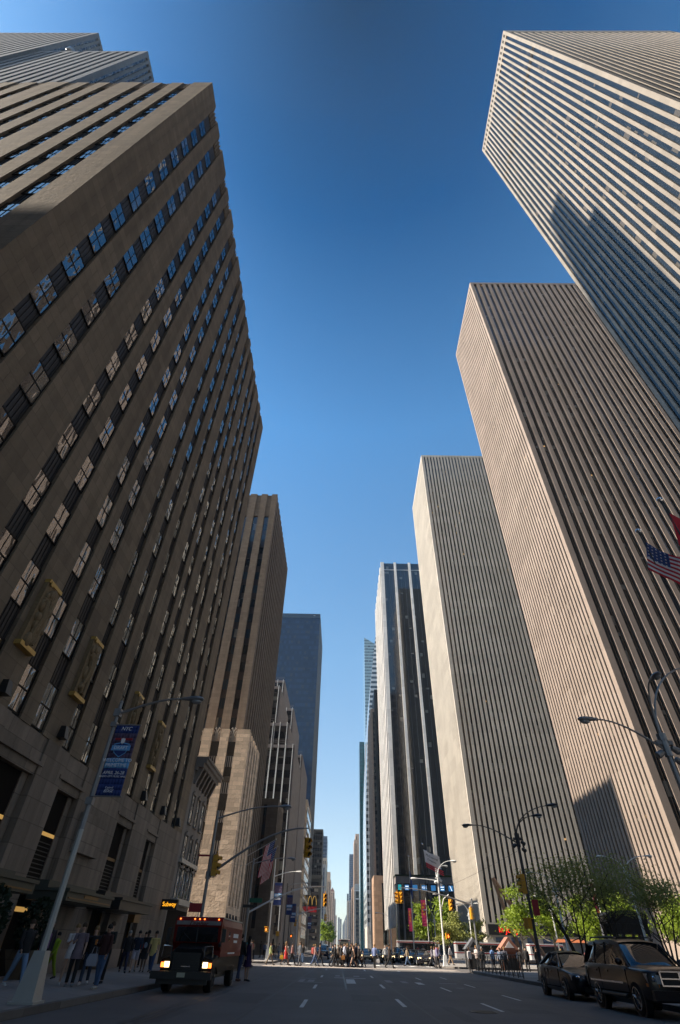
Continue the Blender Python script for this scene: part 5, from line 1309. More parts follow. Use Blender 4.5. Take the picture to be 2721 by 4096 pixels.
q = MB(); q.box((-.7,.5,.35),(.7,6.6,.62)); q.build('chassis', M['black'], tr, world=False)
q = MB(); q.tube([(-.3,2.0,2.2),(-.3,2.0,2.4)], .02, 5); q.tube([(-.1,2.0,2.2),(-.1,2.0,2.38)], .02, 5); q.box((-.93,1.5,2.19),(.93,6.8,2.235)); q.build('roof_rail', M['galv_light'], tr, world=False)

# -- traffic beyond the crossing: shared low detail cars
def far_car(label, paint, x, y, cat='car', lit=False, suvish=False, rot=0.):
    key = 'suv' if suvish else 'sedan'
    if key not in FAR:
        t = car('far_car', 'x', 'car', P_DARK, SUVS if suvish else SED, SUVC if suvish else SEDC, SUVW if suvish else SEDW, (0,0,0), 0, None, detail=False)
        front(t, -2.47 if suvish else -2.33, .9 if suvish else .84, .74 if suvish else .60, .36, .17, 'bars', back=.4, slats=2, gz0=.7 if suvish else .5, gz1=.95 if suvish else .72, gw=.5)
        FAR[key] = t; t['used'] = 0
    t = FAR[key]
    if t['used'] == 0: o = t; t['used'] = 1; o.location = (x,y,0); o.rotation_euler = (0,0,rot)
    else:
        o = dup(t, (x,y,0), rot)
        if 'used' in o: del o['used']
    o['label'] = label; o['category'] = cat; o['group'] = 'traffic beyond the crossing'
    repaint(o, P_DARK, paint)
    if lit: repaint(o, M['headlamp'], M['lamp_on'])
    return o
FAR = {}
far_car('dark car with one bright headlight waiting first in line right of the crossing', P_BLACK, 10.2, 81.5, lit=True)
far_car('dark car second in the right kerb line behind the waiting one', P_DARK, 9.9, 88.5)
far_car('silver car third in the right kerb line', P_SILVER, 9.4, 95.5)
far_car('dark car fourth in the right kerb line', P_BLUE, 9.5, 103., suvish=True)
tx_ = far_car('yellow taxi with a roof light waiting beyond the crossing', P_TAXI, 6.6, 92., 'taxi', lit=True)
q = MB(); q.box((-.3,.2,1.50),(.3,.45,1.66)); q.build('roof_light', M['ban_white'], tx_, world=False)
far_car('white car with lit headlamps in the lane left of the taxi', P_WHITE, 4.0, 99., 'car', lit=True)
for i, (x, y, p, c) in enumerate(((1.0,120.,P_TAXI,'taxi'),(3.6,128.,P_DARK,'car'),(-2.8,110.,P_DARK,'car'),(-2.9,127.,P_SILVER,'car'),(7.0,118.,P_BLACK,'car'),(.6,165.,P_TAXI,'taxi'),(-3.,172.,P_WHITE,'car'),(4.1,170.,P_BLUE,'car'),(-5.6,150.5+8,P_DARK,'car'),(7.4,175.,P_SILVER,'car'),(-2.9,210.,P_TAXI,'taxi'),(3.8,225.,P_WHITE,'car'))):
    far_car(('yellow cab glimpsed behind the crowd in the middle of the avenue','dark car behind the walking crowd, middle right lane','dark van like car left of the crowd','silver car behind the dark one left of the crowd','black car in the right lane behind the taxi','small distant yellow cab in the middle lane','small distant white car in the left lane','small distant navy car right of the middle lane','small dark car by the left kerb far back','small distant silver car in the right lane','tiny far yellow cab in the left lane','tiny far white car right of the middle')[i], p, x, y, c, suvish=(i in (2,7)), lit=(i in (4,8)))
# buses
def bus(label, loc, rot, length, stripe, group='buses'):
    t = thing('city_bus', label, 'bus', loc, rot, group)
    q = MB(); q.box((-1.25,-length/2,.35),(1.25,length/2,3.0)); q.build('body', P_WHITE, t, world=False)
    q = MB(); 
    for s in (-1,1): q.box((s*1.24,-length/2+.4,1.45),(s*1.262,length/2-.4,2.55))
    q.box((-1.1,-length/2-.012,1.3),(1.1,-length/2+.1,2.5)); q.build('window_band', M['glass_car'], t, world=False)
    q = MB(); q.box((-1.27,-length/2-.02,2.62),(1.27,length/2+.02,2.78)); q.box((-1.265,-length/2-.015,1.18),(1.265,length/2+.015,1.32)); q.build('stripe', stripe, t, world=False)
    for y in (-length/2+2.2, length/2-2.6):
        for s in (-1,1): wheel(t, s*1.1, y, .48, .3, s, M['black'])
    q = MB(); q.box((-.8,-length/2-.03,2.55),(.8,-length/2-.01,2.85)); q.build('destination_sign', M['black'], t, world=False)
    return t
bus('white bus with a red stripe crossing on the side street behind the right corner', (30.5,139.5,0), PI/2, 12., P_RED)
bus('white bus with a red stripe nearer the avenue, half hidden by the corner lamp post', (16.8,141.,0), PI/2, 9., P_RED)
bus('white bus with a red stripe at the far right behind the trees', (46.,139.,0), PI/2, 12., P_RED)
bus('red and white bus far down the middle of the avenue above the crowd', (.9,150.,0), 0, 12., P_RED)
# ================================================================== people
def skel(pose):
    """joint positions of a 1.75 m figure facing -y"""
    st, arm, bend = pose.get('stride',0.), pose.get('arms',(0.,0.)), pose.get('elbow',(.25,.25))
    J = {}
    hipz = .93 - abs(st)*.10
    J['pel'] = Vector((0,0,hipz)); J['waist'] = Vector((0,-.01,hipz+.17)); J['chest'] = Vector((0,.0,hipz+.40)); J['neck'] = Vector((0,.01,hipz+.55)); J['head'] = Vector((0,-.015,hipz+.66)); J['crown'] = Vector((0,0,hipz+.775))
    for s, n in ((1,'l'),(-1,'r')):
        a = st*s
        J['hip'+n] = Vector((.095*s,0,hipz-.03))
        kb = max(0,a)*.35
        J['kne'+n] = J['hip'+n] + Vector((.012*s, -math.sin(a)*.44, -math.cos(a)*.44))
        sh = a - (.55*abs(st) if a < 0 else .0) - (0 if a > 0 else .0)
        J['ank'+n] = J['kne'+n] + Vector((0, -math.sin(sh)*.42, -math.cos(sh)*.42))
        J['toe'+n] = J['ank'+n] + Vector((.02*s, -.16, -.045 if a >= 0 else -.075))
        J['sho'+n] = Vector((.185*s, .01, hipz+.475))
        A = arm[0] if s == 1 else arm[1]; e = bend[0] if s == 1 else bend[1]
        J['elb'+n] = J['sho'+n] + Vector((.05*s, -math.sin(A)*.28, -math.cos(A)*.28))
        B = A + e
        J['wri'+n] = J['elb'+n] + Vector((-.01*s - .05*s*max(0,e-.6), -math.sin(B)*.25, -math.cos(B)*.25))
        d = (J['wri'+n]-J['elb'+n]).normalized(); J['han'+n] = J['wri'+n] + d*.075
    lo = min(J['ankl'].z, J['ankr'].z); 
    for k in J: J[k] = J[k] + Vector((0,0,.085-lo))
    return J
def body_mesh(J):
    bm = bmesh.new(); sk = bm.verts.layers.skin.verify(); V = {}
    def v(n, p, rx, ry=None):
        V[n] = bm.verts.new(p); V[n][sk].radius = (rx, ry or rx)
    v('pel',J['pel'],.125,.105); v('waist',J['waist'],.115,.09); v('chest',J['chest'],.14,.10); v('neck',J['neck'],.052,.052); v('head',J['head'],.078,.09); v('crown',J['crown'],.06,.07)
    V['pel'][sk].use_root = True
    for n in 'lr':
        v('hip'+n,J['hip'+n],.088); v('kne'+n,J['kne'+n],.056); v('ank'+n,J['ank'+n],.038); v('toe'+n,J['toe'+n],.032)
        v('sho'+n,J['sho'+n],.06); v('elb'+n,J['elb'+n],.040); v('wri'+n,J['wri'+n],.027); v('han'+n,J['han'+n],.034,.02)
        m = (J['hip'+n]+J['kne'+n])/2; v('thi'+n,m,.075); m = J['kne'+n].lerp(J['ank'+n],.35)+Vector((0,.012,0)); v('cal'+n,m,.055)
    E_ = [('pel','waist'),('waist','chest'),('chest','neck'),('neck','head'),('head','crown')]
    for n in 'lr': E_ += [('pel','hip'+n),('hip'+n,'thi'+n),('thi'+n,'kne'+n),('kne'+n,'cal'+n),('cal'+n,'ank'+n),('ank'+n,'toe'+n),('chest','sho'+n),('sho'+n,'elb'+n),('elb'+n,'wri'+n),('wri'+n,'han'+n)]
    for a, b in E_: bm.edges.new((V[a],V[b]))
    me = bpy.data.meshes.new('person_src'); bm.to_mesh(me); bm.free()
    o = bpy.data.objects.new('person_src', me); COL.objects.link(o)
    o.modifiers.new('skin','SKIN'); s = o.modifiers.new('sub','SUBSURF'); s.levels = 1; s.render_levels = 1
    bpy.context.view_layer.update()
    dg = bpy.context.evaluated_depsgraph_get(); out = bpy.data.meshes.new_from_object(o.evaluated_get(dg))
    bpy.data.objects.remove(o)
    # fingers, nose and ears join the same mesh
    q = MB(); q.v = [tuple(p.co) for p in out.vertices]; q.f = [tuple(p.vertices) for p in out.polygons]; q.m = [0]*len(q.f)
    for n, s in (('l',1),('r',-1)):
        d = (J['han'+n]-J['wri'+n]).normalized(); side = Vector((0,1,0)) if abs(d.y) < .8 else Vector((0,0,1)); side = (side-d*side.dot(d)).normalized(); nin = d.cross(side)*s
        for k, ln in enumerate((.062,.072,.068,.052)):
            b = J['han'+n] + side*(-.027+.018*k) + d*.012; q.tube([b, b+d*ln*.5, b+d*ln*.85+nin*.012, b+d*ln+nin*.028], [.0095,.009,.008,.006], 5)
        b = J['wri'+n] + side*-.028 + d*.03; q.tube([b, b-side*.022+d*.03, b-side*.02+d*.06+nin*.01], [.011,.010,.007], 5)
    h = J['head']; c = J['crown']; mid = h.lerp(c,.28)
    q.ell(mid+Vector((0,-.088,-.012)), (.013,.020,.022), 6, 5)
    for s in (-1,1): q.ell(mid+Vector((.075*s,.0,-.01)), (.012,.022,.03), 6, 5)
    q.ell(mid+Vector((0,-.075,-.065)), (.028,.016,.008), 6, 4)
    me2 = bpy.data.meshes.new('body'); me2.from_pydata(q.v, [], q.f); me2.polygons.foreach_set('use_smooth', [True]*len(me2.polygons)); me2.update(); bpy.data.meshes.remove(out)
    return me2
def meshify(q, name, smooth=True):
    o = q.build(name, M['black'], None, smooth); me = o.data; bpy.data.objects.remove(o); return me
def ring(c, rx, ry, n=12): return [c + Vector((rx*math.cos(2*PI*k/n), ry*math.sin(2*PI*k/n), 0)) for k in range(n)]
def clothes(J, top='tee', bottom='trousers', hair='short'):
    R_ = {}
    q = MB(); P = J['pel']; C = J['chest']; W = J['waist']; NK = J['neck']
    if top == 'tunic': rr = [(P+Vector((0,0,-.22)),.215,.17),(P+Vector((0,0,-.02)),.185,.145),(W,.155,.12),(C+Vector((0,0,-.05)),.178,.13),(C+Vector((0,0,.09)),.175,.115),(NK+Vector((0,0,-.02)),.07,.065)]
    elif top == 'jacket': rr = [(P+Vector((0,0,-.06)),.19,.15),(W,.178,.14),(C+Vector((0,0,-.05)),.20,.148),(C+Vector((0,0,.08)),.195,.13),(NK+Vector((0,0,-.01)),.085,.08),(NK+Vector((0,0,.03)),.07,.068)]
    elif top == 'dress': rr = [(P+Vector((0,0,-.42)),.25,.21),(P+Vector((0,0,-.2)),.205,.165),(P,.17,.14),(W,.14,.11),(C+Vector((0,0,-.05)),.165,.125),(C+Vector((0,0,.09)),.155,.10),(NK+Vector((0,0,-.04)),.08,.06)]
    else: rr = [(P+Vector((0,0,-.03)),.178,.14),(W,.152,.118),(C+Vector((0,0,-.05)),.175,.13),(C+Vector((0,0,.09)),.175,.115),(NK+Vector((0,0,-.02)),.07,.065)]
    q.loft([ring(c,a,b) for c,a,b in rr])
    for n in 'lr':
        S, E_, Wr = J['sho'+n], J['elb'+n], J['wri'+n]; S2 = S.lerp(C, .35)
        if top in ('jacket','shirt'): q.tube([S2,S,S.lerp(E_,.5),E_,E_.lerp(Wr,.5),Wr], [.075,.078,.068,.058,.052,.042], 10)
        elif top != 'dress': q.tube([S2,S,S.lerp(E_,.5),S.lerp(E_,.8)], [.072,.074,.066,.062], 10)
    R_['top'] = meshify(q, 'top')
    if bottom:
        q = MB(); q.loft([ring(P+Vector((0,0,-.10)),.165,.125),ring(P,.165,.13),ring(P+Vector((0,0,.1)),.15,.118)])
        for n in 'lr':
            H, K, A = J['hip'+n], J['kne'+n], J['ank'+n]
            if bottom == 'trousers': q.tube([H+Vector((0,0,.05)),H+Vector((0,0,-.06)),H.lerp(K,.5),K,K.lerp(A,.45),K.lerp(A,.97)], [.095,.105,.092,.072,.066,.058], 10)
            else: q.tube([H+Vector((0,0,.05)),H+Vector((0,0,-.06)),H.lerp(K,.5),H.lerp(K,.9)], [.095,.108,.098,.09], 10)
        R_['bottom'] = meshify(q, 'bottom')
    q = MB(); hd = J['head'].lerp(J['crown'],.45)
    q.ell(hd+Vector((0,.022,.028)), (.092,.098,.10), 12, 8)
    if hair == 'long':
        q.loft([ring(hd+Vector((0,.05,.02)),.09,.06),ring(hd+Vector((0,.07,-.10)),.10,.05),ring(hd+Vector((0,.07,-.24)),.095,.04),ring(hd+Vector((0,.06,-.30)),.05,.02)])
    R_['hair'] = meshify(q, 'hair')
    q = MB()
    for n in 'lr':
        A, T = J['ank'+n], J['toe'+n]; q.tube([A+Vector((0,.05,-.045)),A+Vector((0,0,-.03)),A.lerp(T,.6)+Vector((0,0,-.01)),T+Vector((0,-.05,-.012))], [.036,.046,.044,.028], 8)
    R_['shoes'] = meshify(q, 'shoes')
    return R_
POSE = {'stand':dict(stride=.04,arms=(.03,-.03),elbow=(.15,.15)), 'walk':dict(stride=.42,arms=(-.35,.35),elbow=(.25,.4)), 'walk2':dict(stride=-.34,arms=(.3,-.3),elbow=(.35,.2)),
        'hold':dict(stride=.12,arms=(.1,.25),elbow=(.3,1.6)), 'cross':dict(stride=.05,arms=(.2,.2),elbow=(1.4,1.4)), 'slow':dict(stride=.2,arms=(-.1,.15),elbow=(.2,.3))}
_body, _cl = {}, {}
SKIN = [plain('light skin', (.50,.31,.22), .5, var=.05), plain('tan skin', (.34,.19,.12), .5, var=.05), plain('brown skin', (.10,.05,.03), .5, var=.05)]
_cm = {}
def cloth(c, var=.12, sc=5.):
    k = (c, var)
    if k not in _cm: _cm[k] = plain('cloth', c, .85, var=var, scale=sc)
    return _cm[k]
HAIRC = [cloth((.012,.009,.007)), cloth((.05,.028,.014)), cloth((.22,.13,.05)), cloth((.20,.19,.18))]
WEAR = {'tunic':'top','tee':'shirt','shirt':'shirt','jacket':'jacket','dress':'dress'}
def person(label, x, y, yaw, pose, topk, topc, botk, botc, hair='short', hc=0, sk=0, z=.15, h=1.75, shoe=(.02,.02,.022), bag=None, group=None, var=.12):
    """yaw 0 faces the camera; positive turns toward +x"""
    if pose not in _body: _body[pose] = body_mesh(skel(POSE[pose]))
    key = (pose, topk, botk, hair)
    if key not in _cl: _cl[key] = clothes(skel(POSE[pose]), topk, botk, hair)
    t = thing('person', label, 'person', (x,y,z), yaw, group); s = h/1.75; t.scale = (s,s,s)
    def put(n, me, m):
        if not me.materials: me.materials.append(m)
        o = bpy.data.objects.new(n, me); COL.objects.link(o); o.parent = t; o.material_slots[0].link = 'OBJECT'; o.material_slots[0].material = m
        return o
    C = _cl[key]
    put('body', _body[pose], SKIN[sk]); put(WEAR[topk], C['top'], cloth(topc, var)); put('hair', C['hair'], HAIRC[hc]); put('shoes', C['shoes'], cloth(shoe))
    if botk: put('trousers' if botk == 'trousers' else 'shorts', C['bottom'], cloth(botc))
    return t
def carried(name, label, x, y, z, mk, c, cat='bag'):
    """a bag or cup hanging at x,y,z"""
    q = MB()
    if mk == 'bag':
        q.loft([[(x+a*.17,y+b*.06,z) for a,b in ((-1,-1),(1,-1),(1,1),(-1,1))],[(x+a*.19,y+b*.07,z+.16) for a,b in ((-1,-1),(1,-1),(1,1),(-1,1))],[(x+a*.13,y+b*.04,z+.32) for a,b in ((-1,-1),(1,-1),(1,1),(-1,1))]])
        q.tube([(x-.09,y,z+.31),(x-.05,y,z+.5),(x+.05,y,z+.5),(x+.09,y,z+.31)], .011, 5)
    elif mk == 'cup': q.lathe([(.005,0),(.03,0),(.042,.12),(.045,.125),(.04,.14),(.005,.14)], (x,y,z), n=10)
    elif mk == 'pack': q.ell((x,y,z+.22), (.17,.10,.25), 10, 7)
    tag(q.build(name, cloth(c), smooth=True), label, cat)
PG = 'people on the left pavement'
JEAN, BLK, DGR = (.07,.12,.22), (.010,.010,.012), (.03,.03,.035)
WHT = (.55,.55,.55)
person('man in a dark jacket and light blue jeans, left of the nearest lamp post', -11.1, 23.0, .9, 'walk', 'jacket', BLK, 'trousers', (.16,.24,.36), hc=1, shoe=WHT, group=PG, h=1.8)
person('man in an open dark jacket over a purple shirt, by the lamp post base', -10.65, 23.6, .8, 'slow', 'jacket', (.016,.014,.018), 'trousers', DGR, hc=3, group=PG, h=1.78)
q = MB(); q.box((-10.6,23.38,1.15),(-10.47,23.43,1.55)); tag(q.build('purple_shirt_front', cloth((.16,.07,.20))), 'strip of purple shirt showing in the open dark jacket', 'shirt front')
person('woman in a red top with her face just showing behind the two men', -12.0, 26.6, .2, 'stand', 'shirt', (.35,.02,.02), 'trousers', BLK, 'long', 1, group=PG)
person('child sized figure in lime green jacket and trousers behind the lamp post', -12.3, 28.2, -.5, 'walk2', 'jacket', (.30,.42,.02), 'trousers', (.28,.40,.02), hc=0, sk=1, group=PG, h=1.5)
person('woman in a pale patterned tunic with bare legs', -10.2, 24.9, .5, 'hold', 'tunic', (.52,.48,.48), None, None, 'short', 2, group=PG, h=1.68, var=.6, shoe=(.4,.4,.4))
person('woman in a striped dark top and black trousers beside the pale tunic', -9.72, 24.3, .35, 'hold', 'tunic', (.16,.12,.14), 'trousers', BLK, 'short', 1, group=PG, h=1.7, var=.7, shoe=(.2,.2,.2))
person('long haired woman in a black top and dark jeans at the right of the trio', -9.6, 25.3, .3, 'walk2', 'shirt', BLK, 'trousers', (.03,.05,.085), 'long', 2, group=PG, h=1.68, shoe=WHT)
person('person in blue jeans and white trainers holding an orange cup', -8.42, 23.4, -.3, 'hold', 'jacket', (.045,.014,.012), 'trousers', JEAN, 'short', 0, sk=1, group=PG, h=1.66, shoe=(.42,.4,.36))
carried('paper_cup', 'orange paper cup held up at the chest', -8.63, 22.98, 1.28, 'cup', (.5,.17,.03), 'cup')
carried('shoulder_bag', 'pale bag hanging beside the blue jeans', -8.72, 23.3, .72, 'bag', (.35,.35,.40))
person('man in a dark shirt with a white collar behind the person in jeans', -9.4, 26.4, -.1, 'cross', 'shirt', (.014,.018,.016), 'trousers', BLK, hc=1, group=PG, h=1.8)
person('person in dark clothes, left of a pair near the doorway', -11.7, 35.9, .4, 'walk', 'jacket', BLK, 'trousers', (.02,.02,.05), hc=3, group=PG)
person('person in white shorts and a dark jumper near the doorway', -11.5, 37.0, .3, 'walk2', 'shirt', (.02,.03,.05), 'shorts', (.5,.45,.5), hc=0, group=PG)
person('person in a black sweatshirt with a pale print and dark shorts', -11.1, 37.4, .1, 'slow', 'shirt', BLK, 'shorts', DGR, hc=0, sk=2, group=PG)
q = MB(); q.ell((-11.12,37.255,1.28), (.10,.012,.13), 8, 6); tag(q.build('pale_chest_print', cloth((.25,.28,.33), .6)), 'pale print on the chest of the black sweatshirt', 'print')
person('man in a yellow shirt with a shoulder strap beside the truck', -10.45, 36.7, .1, 'walk', 'tunic', (.60,.44,.16), 'trousers', (.03,.06,.14), hc=0, sk=1, group=PG, h=1.78)
person('person with red cap and red top far back by the shopfront', -13.4, 44.5, .3, 'stand', 'shirt', (.4,.03,.03), 'trousers', BLK, group=PG)
person('man in a dark jacket and jeans in the road behind the truck', -5.25, 34.7, 2.6, 'slow', 'jacket', (.015,.014,.016), 'trousers', (.04,.06,.12), hc=0, z=0, group='couple behind the truck', h=1.8, shoe=(.08,.03,.02))
person('woman in a dark purple skirt with bare legs in the road behind the truck', -4.85, 34.9, 2.5, 'stand', 'dress', (.035,.014,.06), None, None, 'long', 0, z=0, group='couple behind the truck', h=1.72)
CG = 'people walking over the crossing'
cw = [(.0,67.4,'black hooded top at the back of the dense crowd',BLK,BLK,'walk2',1.3),(.6,67.2,'dark maroon top at the back of the dense crowd',(.05,.015,.018),BLK,'walk',-1.4),(1.45,67.6,'dark brown coat at the back right of the crowd',(.04,.025,.018),BLK,'walk',1.5),(-.75,66.7,'slate jacket trailing the left of the crowd',(.05,.055,.065),DGR,'walk2',1.5),(1.15,66.3,'black jacket in front in the dense crowd',(.012,.012,.013),JEAN,'walk2',-1.5),
 (-10.5,58.6,'grey top left of the black railing',(.12,.12,.13),DGR,'stand',0),(-8.3,59.3,'turquoise jacket and black leggings by the railing end',(.02,.30,.36),BLK,'walk',.6),
 (-6.95,65.6,'pale lime jacket crossing beside the white lamp post',(.36,.40,.16),(.2,.16,.12),'walk',1.3),(-5.45,66.,'red dress with a yellow bag',(.45,.02,.02),None,'walk',1.4),
 (-4.85,66.4,'dusty pink top and black trousers behind the red dress',(.26,.13,.12),BLK,'walk',1.5),(-4.05,66.2,'grey suit standing half turned on the crossing',(.10,.11,.13),(.09,.10,.12),'slow',-1.2),
 (-2.5,66.,'checked shirt and blue jeans striding left of the crowd',(.26,.16,.15),(.05,.09,.20),'walk',1.5),(-2.05,66.8,'dark clothes one step behind the checked shirt',(.05,.03,.035),DGR,'walk',1.5),
 (-.5,66.1,'black coat at the left edge of the dense crowd',BLK,BLK,'walk2',-1.5),(-.22,66.8,'brown jacket in the dense crowd',(.12,.09,.07),(.02,.02,.02),'walk',1.4),
 (.14,65.8,'dark grey jacket with an orange bag in the dense crowd',(.05,.05,.055),BLK,'walk2',1.5),(.44,66.5,'white shirt in the middle of the dense crowd',(.40,.42,.50),(.02,.02,.03),'walk',-1.4),
 (.74,66.,'black top and dark jeans in the middle of the crowd',BLK,(.02,.025,.04),'walk',1.5),(1.03,67.,'charcoal jacket behind the middle of the crowd',(.03,.03,.034),BLK,'walk2',1.4),
 (1.28,65.7,'long black dress with bare arms in the crowd',BLK,None,'walk',-1.5),(1.62,66.6,'navy jacket at the right of the crowd',(.018,.02,.04),BLK,'walk2',1.5),
 (1.88,66.1,'tall black clothes near the right edge of the crowd',(.02,.014,.014),BLK,'walk',-1.5),(2.3,65.8,'small child in dark clothes at the right edge of the crowd',(.06,.05,.05),BLK,'walk2',-1.4),
 (3.46,65.9,'light blue shirt with a white carrier bag, apart from the crowd',(.18,.23,.42),BLK,'slow',2.8),(4.95,66.,'black clothes striding alone at the right of the crossing',(.03,.018,.014),BLK,'walk',1.5)]
for i, (x, y, d, tc, bc, ps, yw) in enumerate(cw):
    topk = 'dress' if bc is None else ('jacket' if i % 3 else 'shirt')
    person(('woman in ' if bc is None else 'person in ')+d if 'child' not in d else 'small child in dark clothes at the right edge of the crowd', x, y, yw, ps, topk, tc, None if bc is None else 'trousers', bc, 'long' if (bc is None or i in (1,2,4,10,13)) else 'short', i % 3, 0 if i % 4 else 1, 0.15 if y < 60 else 0, 1.25 if 'child' in d else RND.uniform(1.66,1.84), group=CG)
carried('yellow_bag', 'big yellow bag swinging behind the red dress', -5.85, 65.9, .45, 'bag', (.55,.33,.02))
carried('carrier_bag', 'white carrier bag held by the person in the light blue shirt', 3.75, 65.8, .35, 'bag', (.55,.55,.56))
carried('orange_bag', 'orange brown bag low in the dense crowd', .3, 65.5, .55, 'bag', (.35,.15,.04))
RG = 'people on the right pavement'
rp = [(10.45,71.0,'leaning lavender shirt and dark trousers at the white lamp post',(.22,.20,.34),DGR,'slow'),(10.9,76.,'pale top behind the white lamp post',(.35,.34,.36),(.12,.1,.1),'stand'),(8.9+1.5,74.5,'grey shirt beyond the corner kerb',(.2,.18,.22),DGR,'walk'),(11.6,79.,'dark red top beyond the corner lamp post',(.25,.03,.04),BLK,'stand'),(13.4,80.,'white skirted top by the bus',(.45,.44,.46),(.3,.2,.12),'walk2'),
 (11.9,60.6,'white shirt and black trousers at the end of the railing',(.55,.52,.52),BLK,'stand'),(12.7,61.3,'white sleeved top behind the black railing',(.5,.42,.40),BLK,'hold'),(13.5,62.6,'black clothes behind the railing',BLK,BLK,'stand'),(14.3,61.8,'light blue shirt behind the railing',(.15,.26,.50),(.025,.03,.05),'stand'),
 (15.3,63.,'grey blue shirt beside the gabled kiosk',(.14,.17,.24),BLK,'slow'),(15.8,63.2,'dark striped top by the gabled kiosk',(.06,.06,.08),BLK,'walk2'),(17.0,62.2,'long black coat right of the gabled kiosk',BLK,BLK,'slow'),(17.45,61.8,'second black coat beside the long one',(.014,.014,.016),BLK,'stand'),(18.5,62.,'black suit standing alone before the plaza',(.01,.009,.009),BLK,'stand'),
 (20.8,61.8,'dark jacket with arms raised by the cart',(.035,.02,.02),BLK,'cross'),(23.1,61.5,'maroon top by the cart behind the saloon',(.16,.05,.045),BLK,'hold'),(23.,50.,'dark green jacket behind the parked cars',(.04,.08,.025),BLK,'stand'),(17.6,29.,'pale cap and pink top leaning behind the large parked car',(.42,.06,.12),(.2,.18,.12),'stand'),(18.8,28.6,'navy jacket at the right frame edge behind the large car',(.012,.014,.04),BLK,'stand')]
for i, (x, y, d, tc, bc, ps) in enumerate(rp):
    person('person in '+d, x, y, RND.uniform(-1.4,1.4), ps, 'shirt' if i % 2 else 'jacket', tc, 'trousers', bc, 'long' if i in (1,6,15) else 'short', i % 4, (i*7) % 3, .15 if y < 60 or y > 71.5 and x > 11.3 else (.15 if x > 14.6 and y < 60 else 0.), RND.uniform(1.66,1.82), group=RG)
# distant walkers on both pavements, small in the picture
FG = 'distant walkers'
fc = [((.30,.05,.04),'red'),(BLK,'black'),((.35,.33,.30),'pale'),((.10,.12,.2),'blue'),((.2,.15,.1),'brown'),((.5,.5,.5),'white')]
spots = [(-10.2,75.),(-9.4,83.5),(-11.2,84.),(-10.4,90.),(-9.,96.),(-11.8,97.),(-10.6,104.),(-9.3,110.),(-11.6,112.),(-10.2,118.),(-9.1,124.),(-10.9,126.),(-6.2,76.5),(-4.4,77.),(-3.1,76.),(5.4,78.5),(7.9,77.6),(12.6,86.),(13.6,90.),(12.4,98.),(14.4,101.),(12.8,108.),(-10.,156.),(-9.,162.),(13.,158.),(12.2,165.)]
ADJ = ['near the white lamp post','by the arcade','under the stone wing','beside the stone pier','past the banner post','below the flags','under the drooping flags','by the second banner','near the annex','before the second crossing','at the second crossing kerb','at the second corner','on the far side of the crossing, left','beyond the crossing, left of centre','beyond the crossing, nearest the centre','on the far side of the crossing, right','by the waiting taxi','beside the first waiting car','beside the white flagpole','by the parked line','near the dark flagpoles','at the far right kerb','on the third block, left','on the third block by the kerb','on the third block, right','at the far right pavement edge']
for i, (x, y) in enumerate(spots):
    c, nm = fc[(i*5+i//6) % 6]
    road_ = KL < x < KR or any(a < y < b for a, b in CROSS)
    person('small distant figure in a %s top %s' % (nm, ADJ[i]), x, y, RND.uniform(-1.5,1.5), ('walk','stand','slow','walk2')[i % 4], 'shirt' if i % 2 else 'jacket', c, 'trousers', (BLK,JEAN,DGR)[i % 3], 'long' if i % 3 == 0 else 'short', i % 4, i % 3, 0. if road_ else .15, RND.uniform(1.62,1.82), group=FG)

# ================================================================== light, air, camera
SUN_EL, BETA = rad(43.), rad(6.5)
sdir = Vector((-math.cos(BETA)*math.cos(SUN_EL), -math.sin(BETA)*math.cos(SUN_EL), math.sin(SUN_EL)))
l = bpy.data.lights.new('sun', 'SUN'); l.energy = 5.0; l.angle = rad(.53); l.color = (1.,.88,.72)
so = bpy.data.objects.new('sun', l); COL.objects.link(so); so.rotation_euler = sdir.to_track_quat('Z','Y').to_euler()
w = bpy.data.worlds.new('World'); SC.world = w; w.use_nodes = True; nt = w.node_tree
sk = nt.nodes.new('ShaderNodeTexSky'); sk.sky_type = 'NISHITA'; sk.sun_disc = False; sk.sun_elevation = SUN_EL; sk.sun_rotation = math.atan2(sdir.x, sdir.y)
sk.air_density = 1.0; sk.dust_density = .3; sk.ozone_density = 4.0
bg = nt.nodes['Background']; 
# clear polarised spring sky: paler towards the skyline, deep blue overhead
tcw = nt.nodes.new('ShaderNodeTexCoord'); sx = nt.nodes.new('ShaderNodeSeparateXYZ'); nt.links.new(tcw.outputs['Generated'], sx.inputs[0])
el = math_(nt, 'DIVIDE', math_(nt, 'ARCSINE', sx.outputs[2]), PI/2)
cr_ = nt.nodes.new('ShaderNodeValToRGB'); nt.links.new(el, cr_.inputs[0]); cr_.color_ramp.interpolation = 'LINEAR'
for i, (p_, c_) in enumerate(((0.,(1.08,1.06,1.08)),(.10,(1.23,1.12,.99)),(.28,(1.19,1.41,1.30)),(.567,(.73,1.34,1.46)),(.81,(.08,.50,.74)),(1.,(.0,.17,.26)))):
    e_ = cr_.color_ramp.elements[i] if i < 2 else cr_.color_ramp.elements.new(p_)
    e_.position = p_; e_.color = (*c_,1)
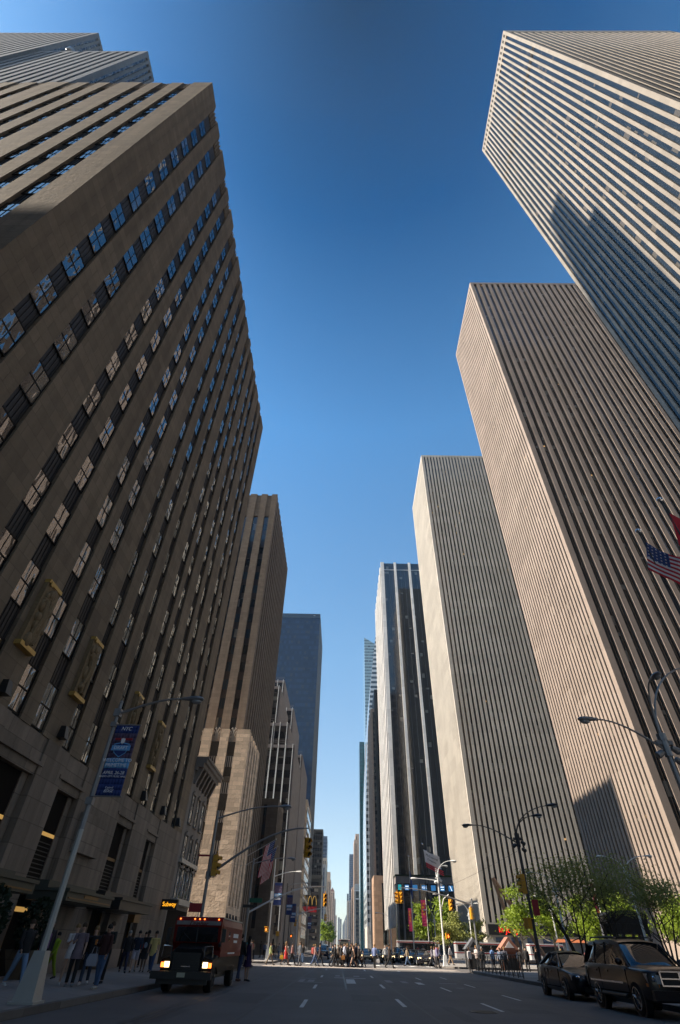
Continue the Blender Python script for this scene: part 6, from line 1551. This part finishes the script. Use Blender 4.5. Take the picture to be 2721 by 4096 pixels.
# the aureole round the sun keeps its own brightness
vd = nt.nodes.new('ShaderNodeVectorMath'); vd.operation = 'DOT_PRODUCT'; nt.links.new(tcw.outputs['Generated'], vd.inputs[0]); vd.inputs[1].default_value = tuple(sdir)
au = math_(nt, 'POWER', math_(nt, 'MAXIMUM', vd.outputs['Value'], 0.), 9.)
tint = mix(nt, au, cr_.outputs[0], (1.05,1.45,1.5))
nt.links.new(mix(nt, 1., sk.outputs[0], tint, 'MULTIPLY'), bg.inputs[0]); bg.inputs[1].default_value = .075
cam = bpy.data.cameras.new('camera'); co = bpy.data.objects.new('camera', cam); COL.objects.link(co); SC.camera = co
co.location = (0,0,CAM_H)
def cam_axes(p, r, y):
    cp, sp, cy, sy = math.cos(p), math.sin(p), math.cos(y), math.sin(y)
    f = Vector((sy*cp, cy*cp, sp)); x = Vector((cy,-sy,0)); u = x.cross(f)
    return x*math.cos(r)+u*math.sin(r), u*math.cos(r)-x*math.sin(r), f
cx_, cu_, cf_ = cam_axes(rad(41.8987), rad(1.561), rad(-1.0604))
m3 = Matrix((cx_, cu_, -cf_)).transposed(); co.rotation_euler = m3.to_euler()
cam.sensor_fit = 'VERTICAL'; cam.sensor_height = 36; cam.sensor_width = 36; cam.lens = 1946.35/4096*36; cam.clip_start = .1; cam.clip_end = 12000
HAZE = 0.00008
if HAZE:
    q = MB(); q.box((-420,-420,-1.05),(420,3400,330)); hz = q.build('haze', M['black']); hz['kind'] = 'stuff'; hz.data.materials.clear()
    m = bpy.data.materials.new('haze air'); m.use_nodes = True; n2 = m.node_tree; n2.nodes.remove(n2.nodes['Principled BSDF'])
    pv = n2.nodes.new('ShaderNodeVolumePrincipled'); pv.inputs['Density'].default_value = HAZE; pv.inputs['Color'].default_value = (.74,.87,1,1); pv.inputs['Anisotropy'].default_value = .2
    n2.links.new(pv.outputs[0], n2.nodes['Material Output'].inputs['Volume']); hz.data.materials.append(m)
SC.view_settings.view_transform = 'Standard'; SC.view_settings.look = 'None'; SC.view_settings.exposure = 1.22; SC.view_settings.gamma = 1.
SC.cycles.use_denoising = True
SC.cycles.max_bounces = 6; SC.cycles.diffuse_bounces = 3; SC.cycles.glossy_bounces = 3; SC.cycles.volume_bounces = 0; SC.cycles.transparent_max_bounces = 6
SC.cycles.caustics_reflective = False; SC.cycles.caustics_refractive = False
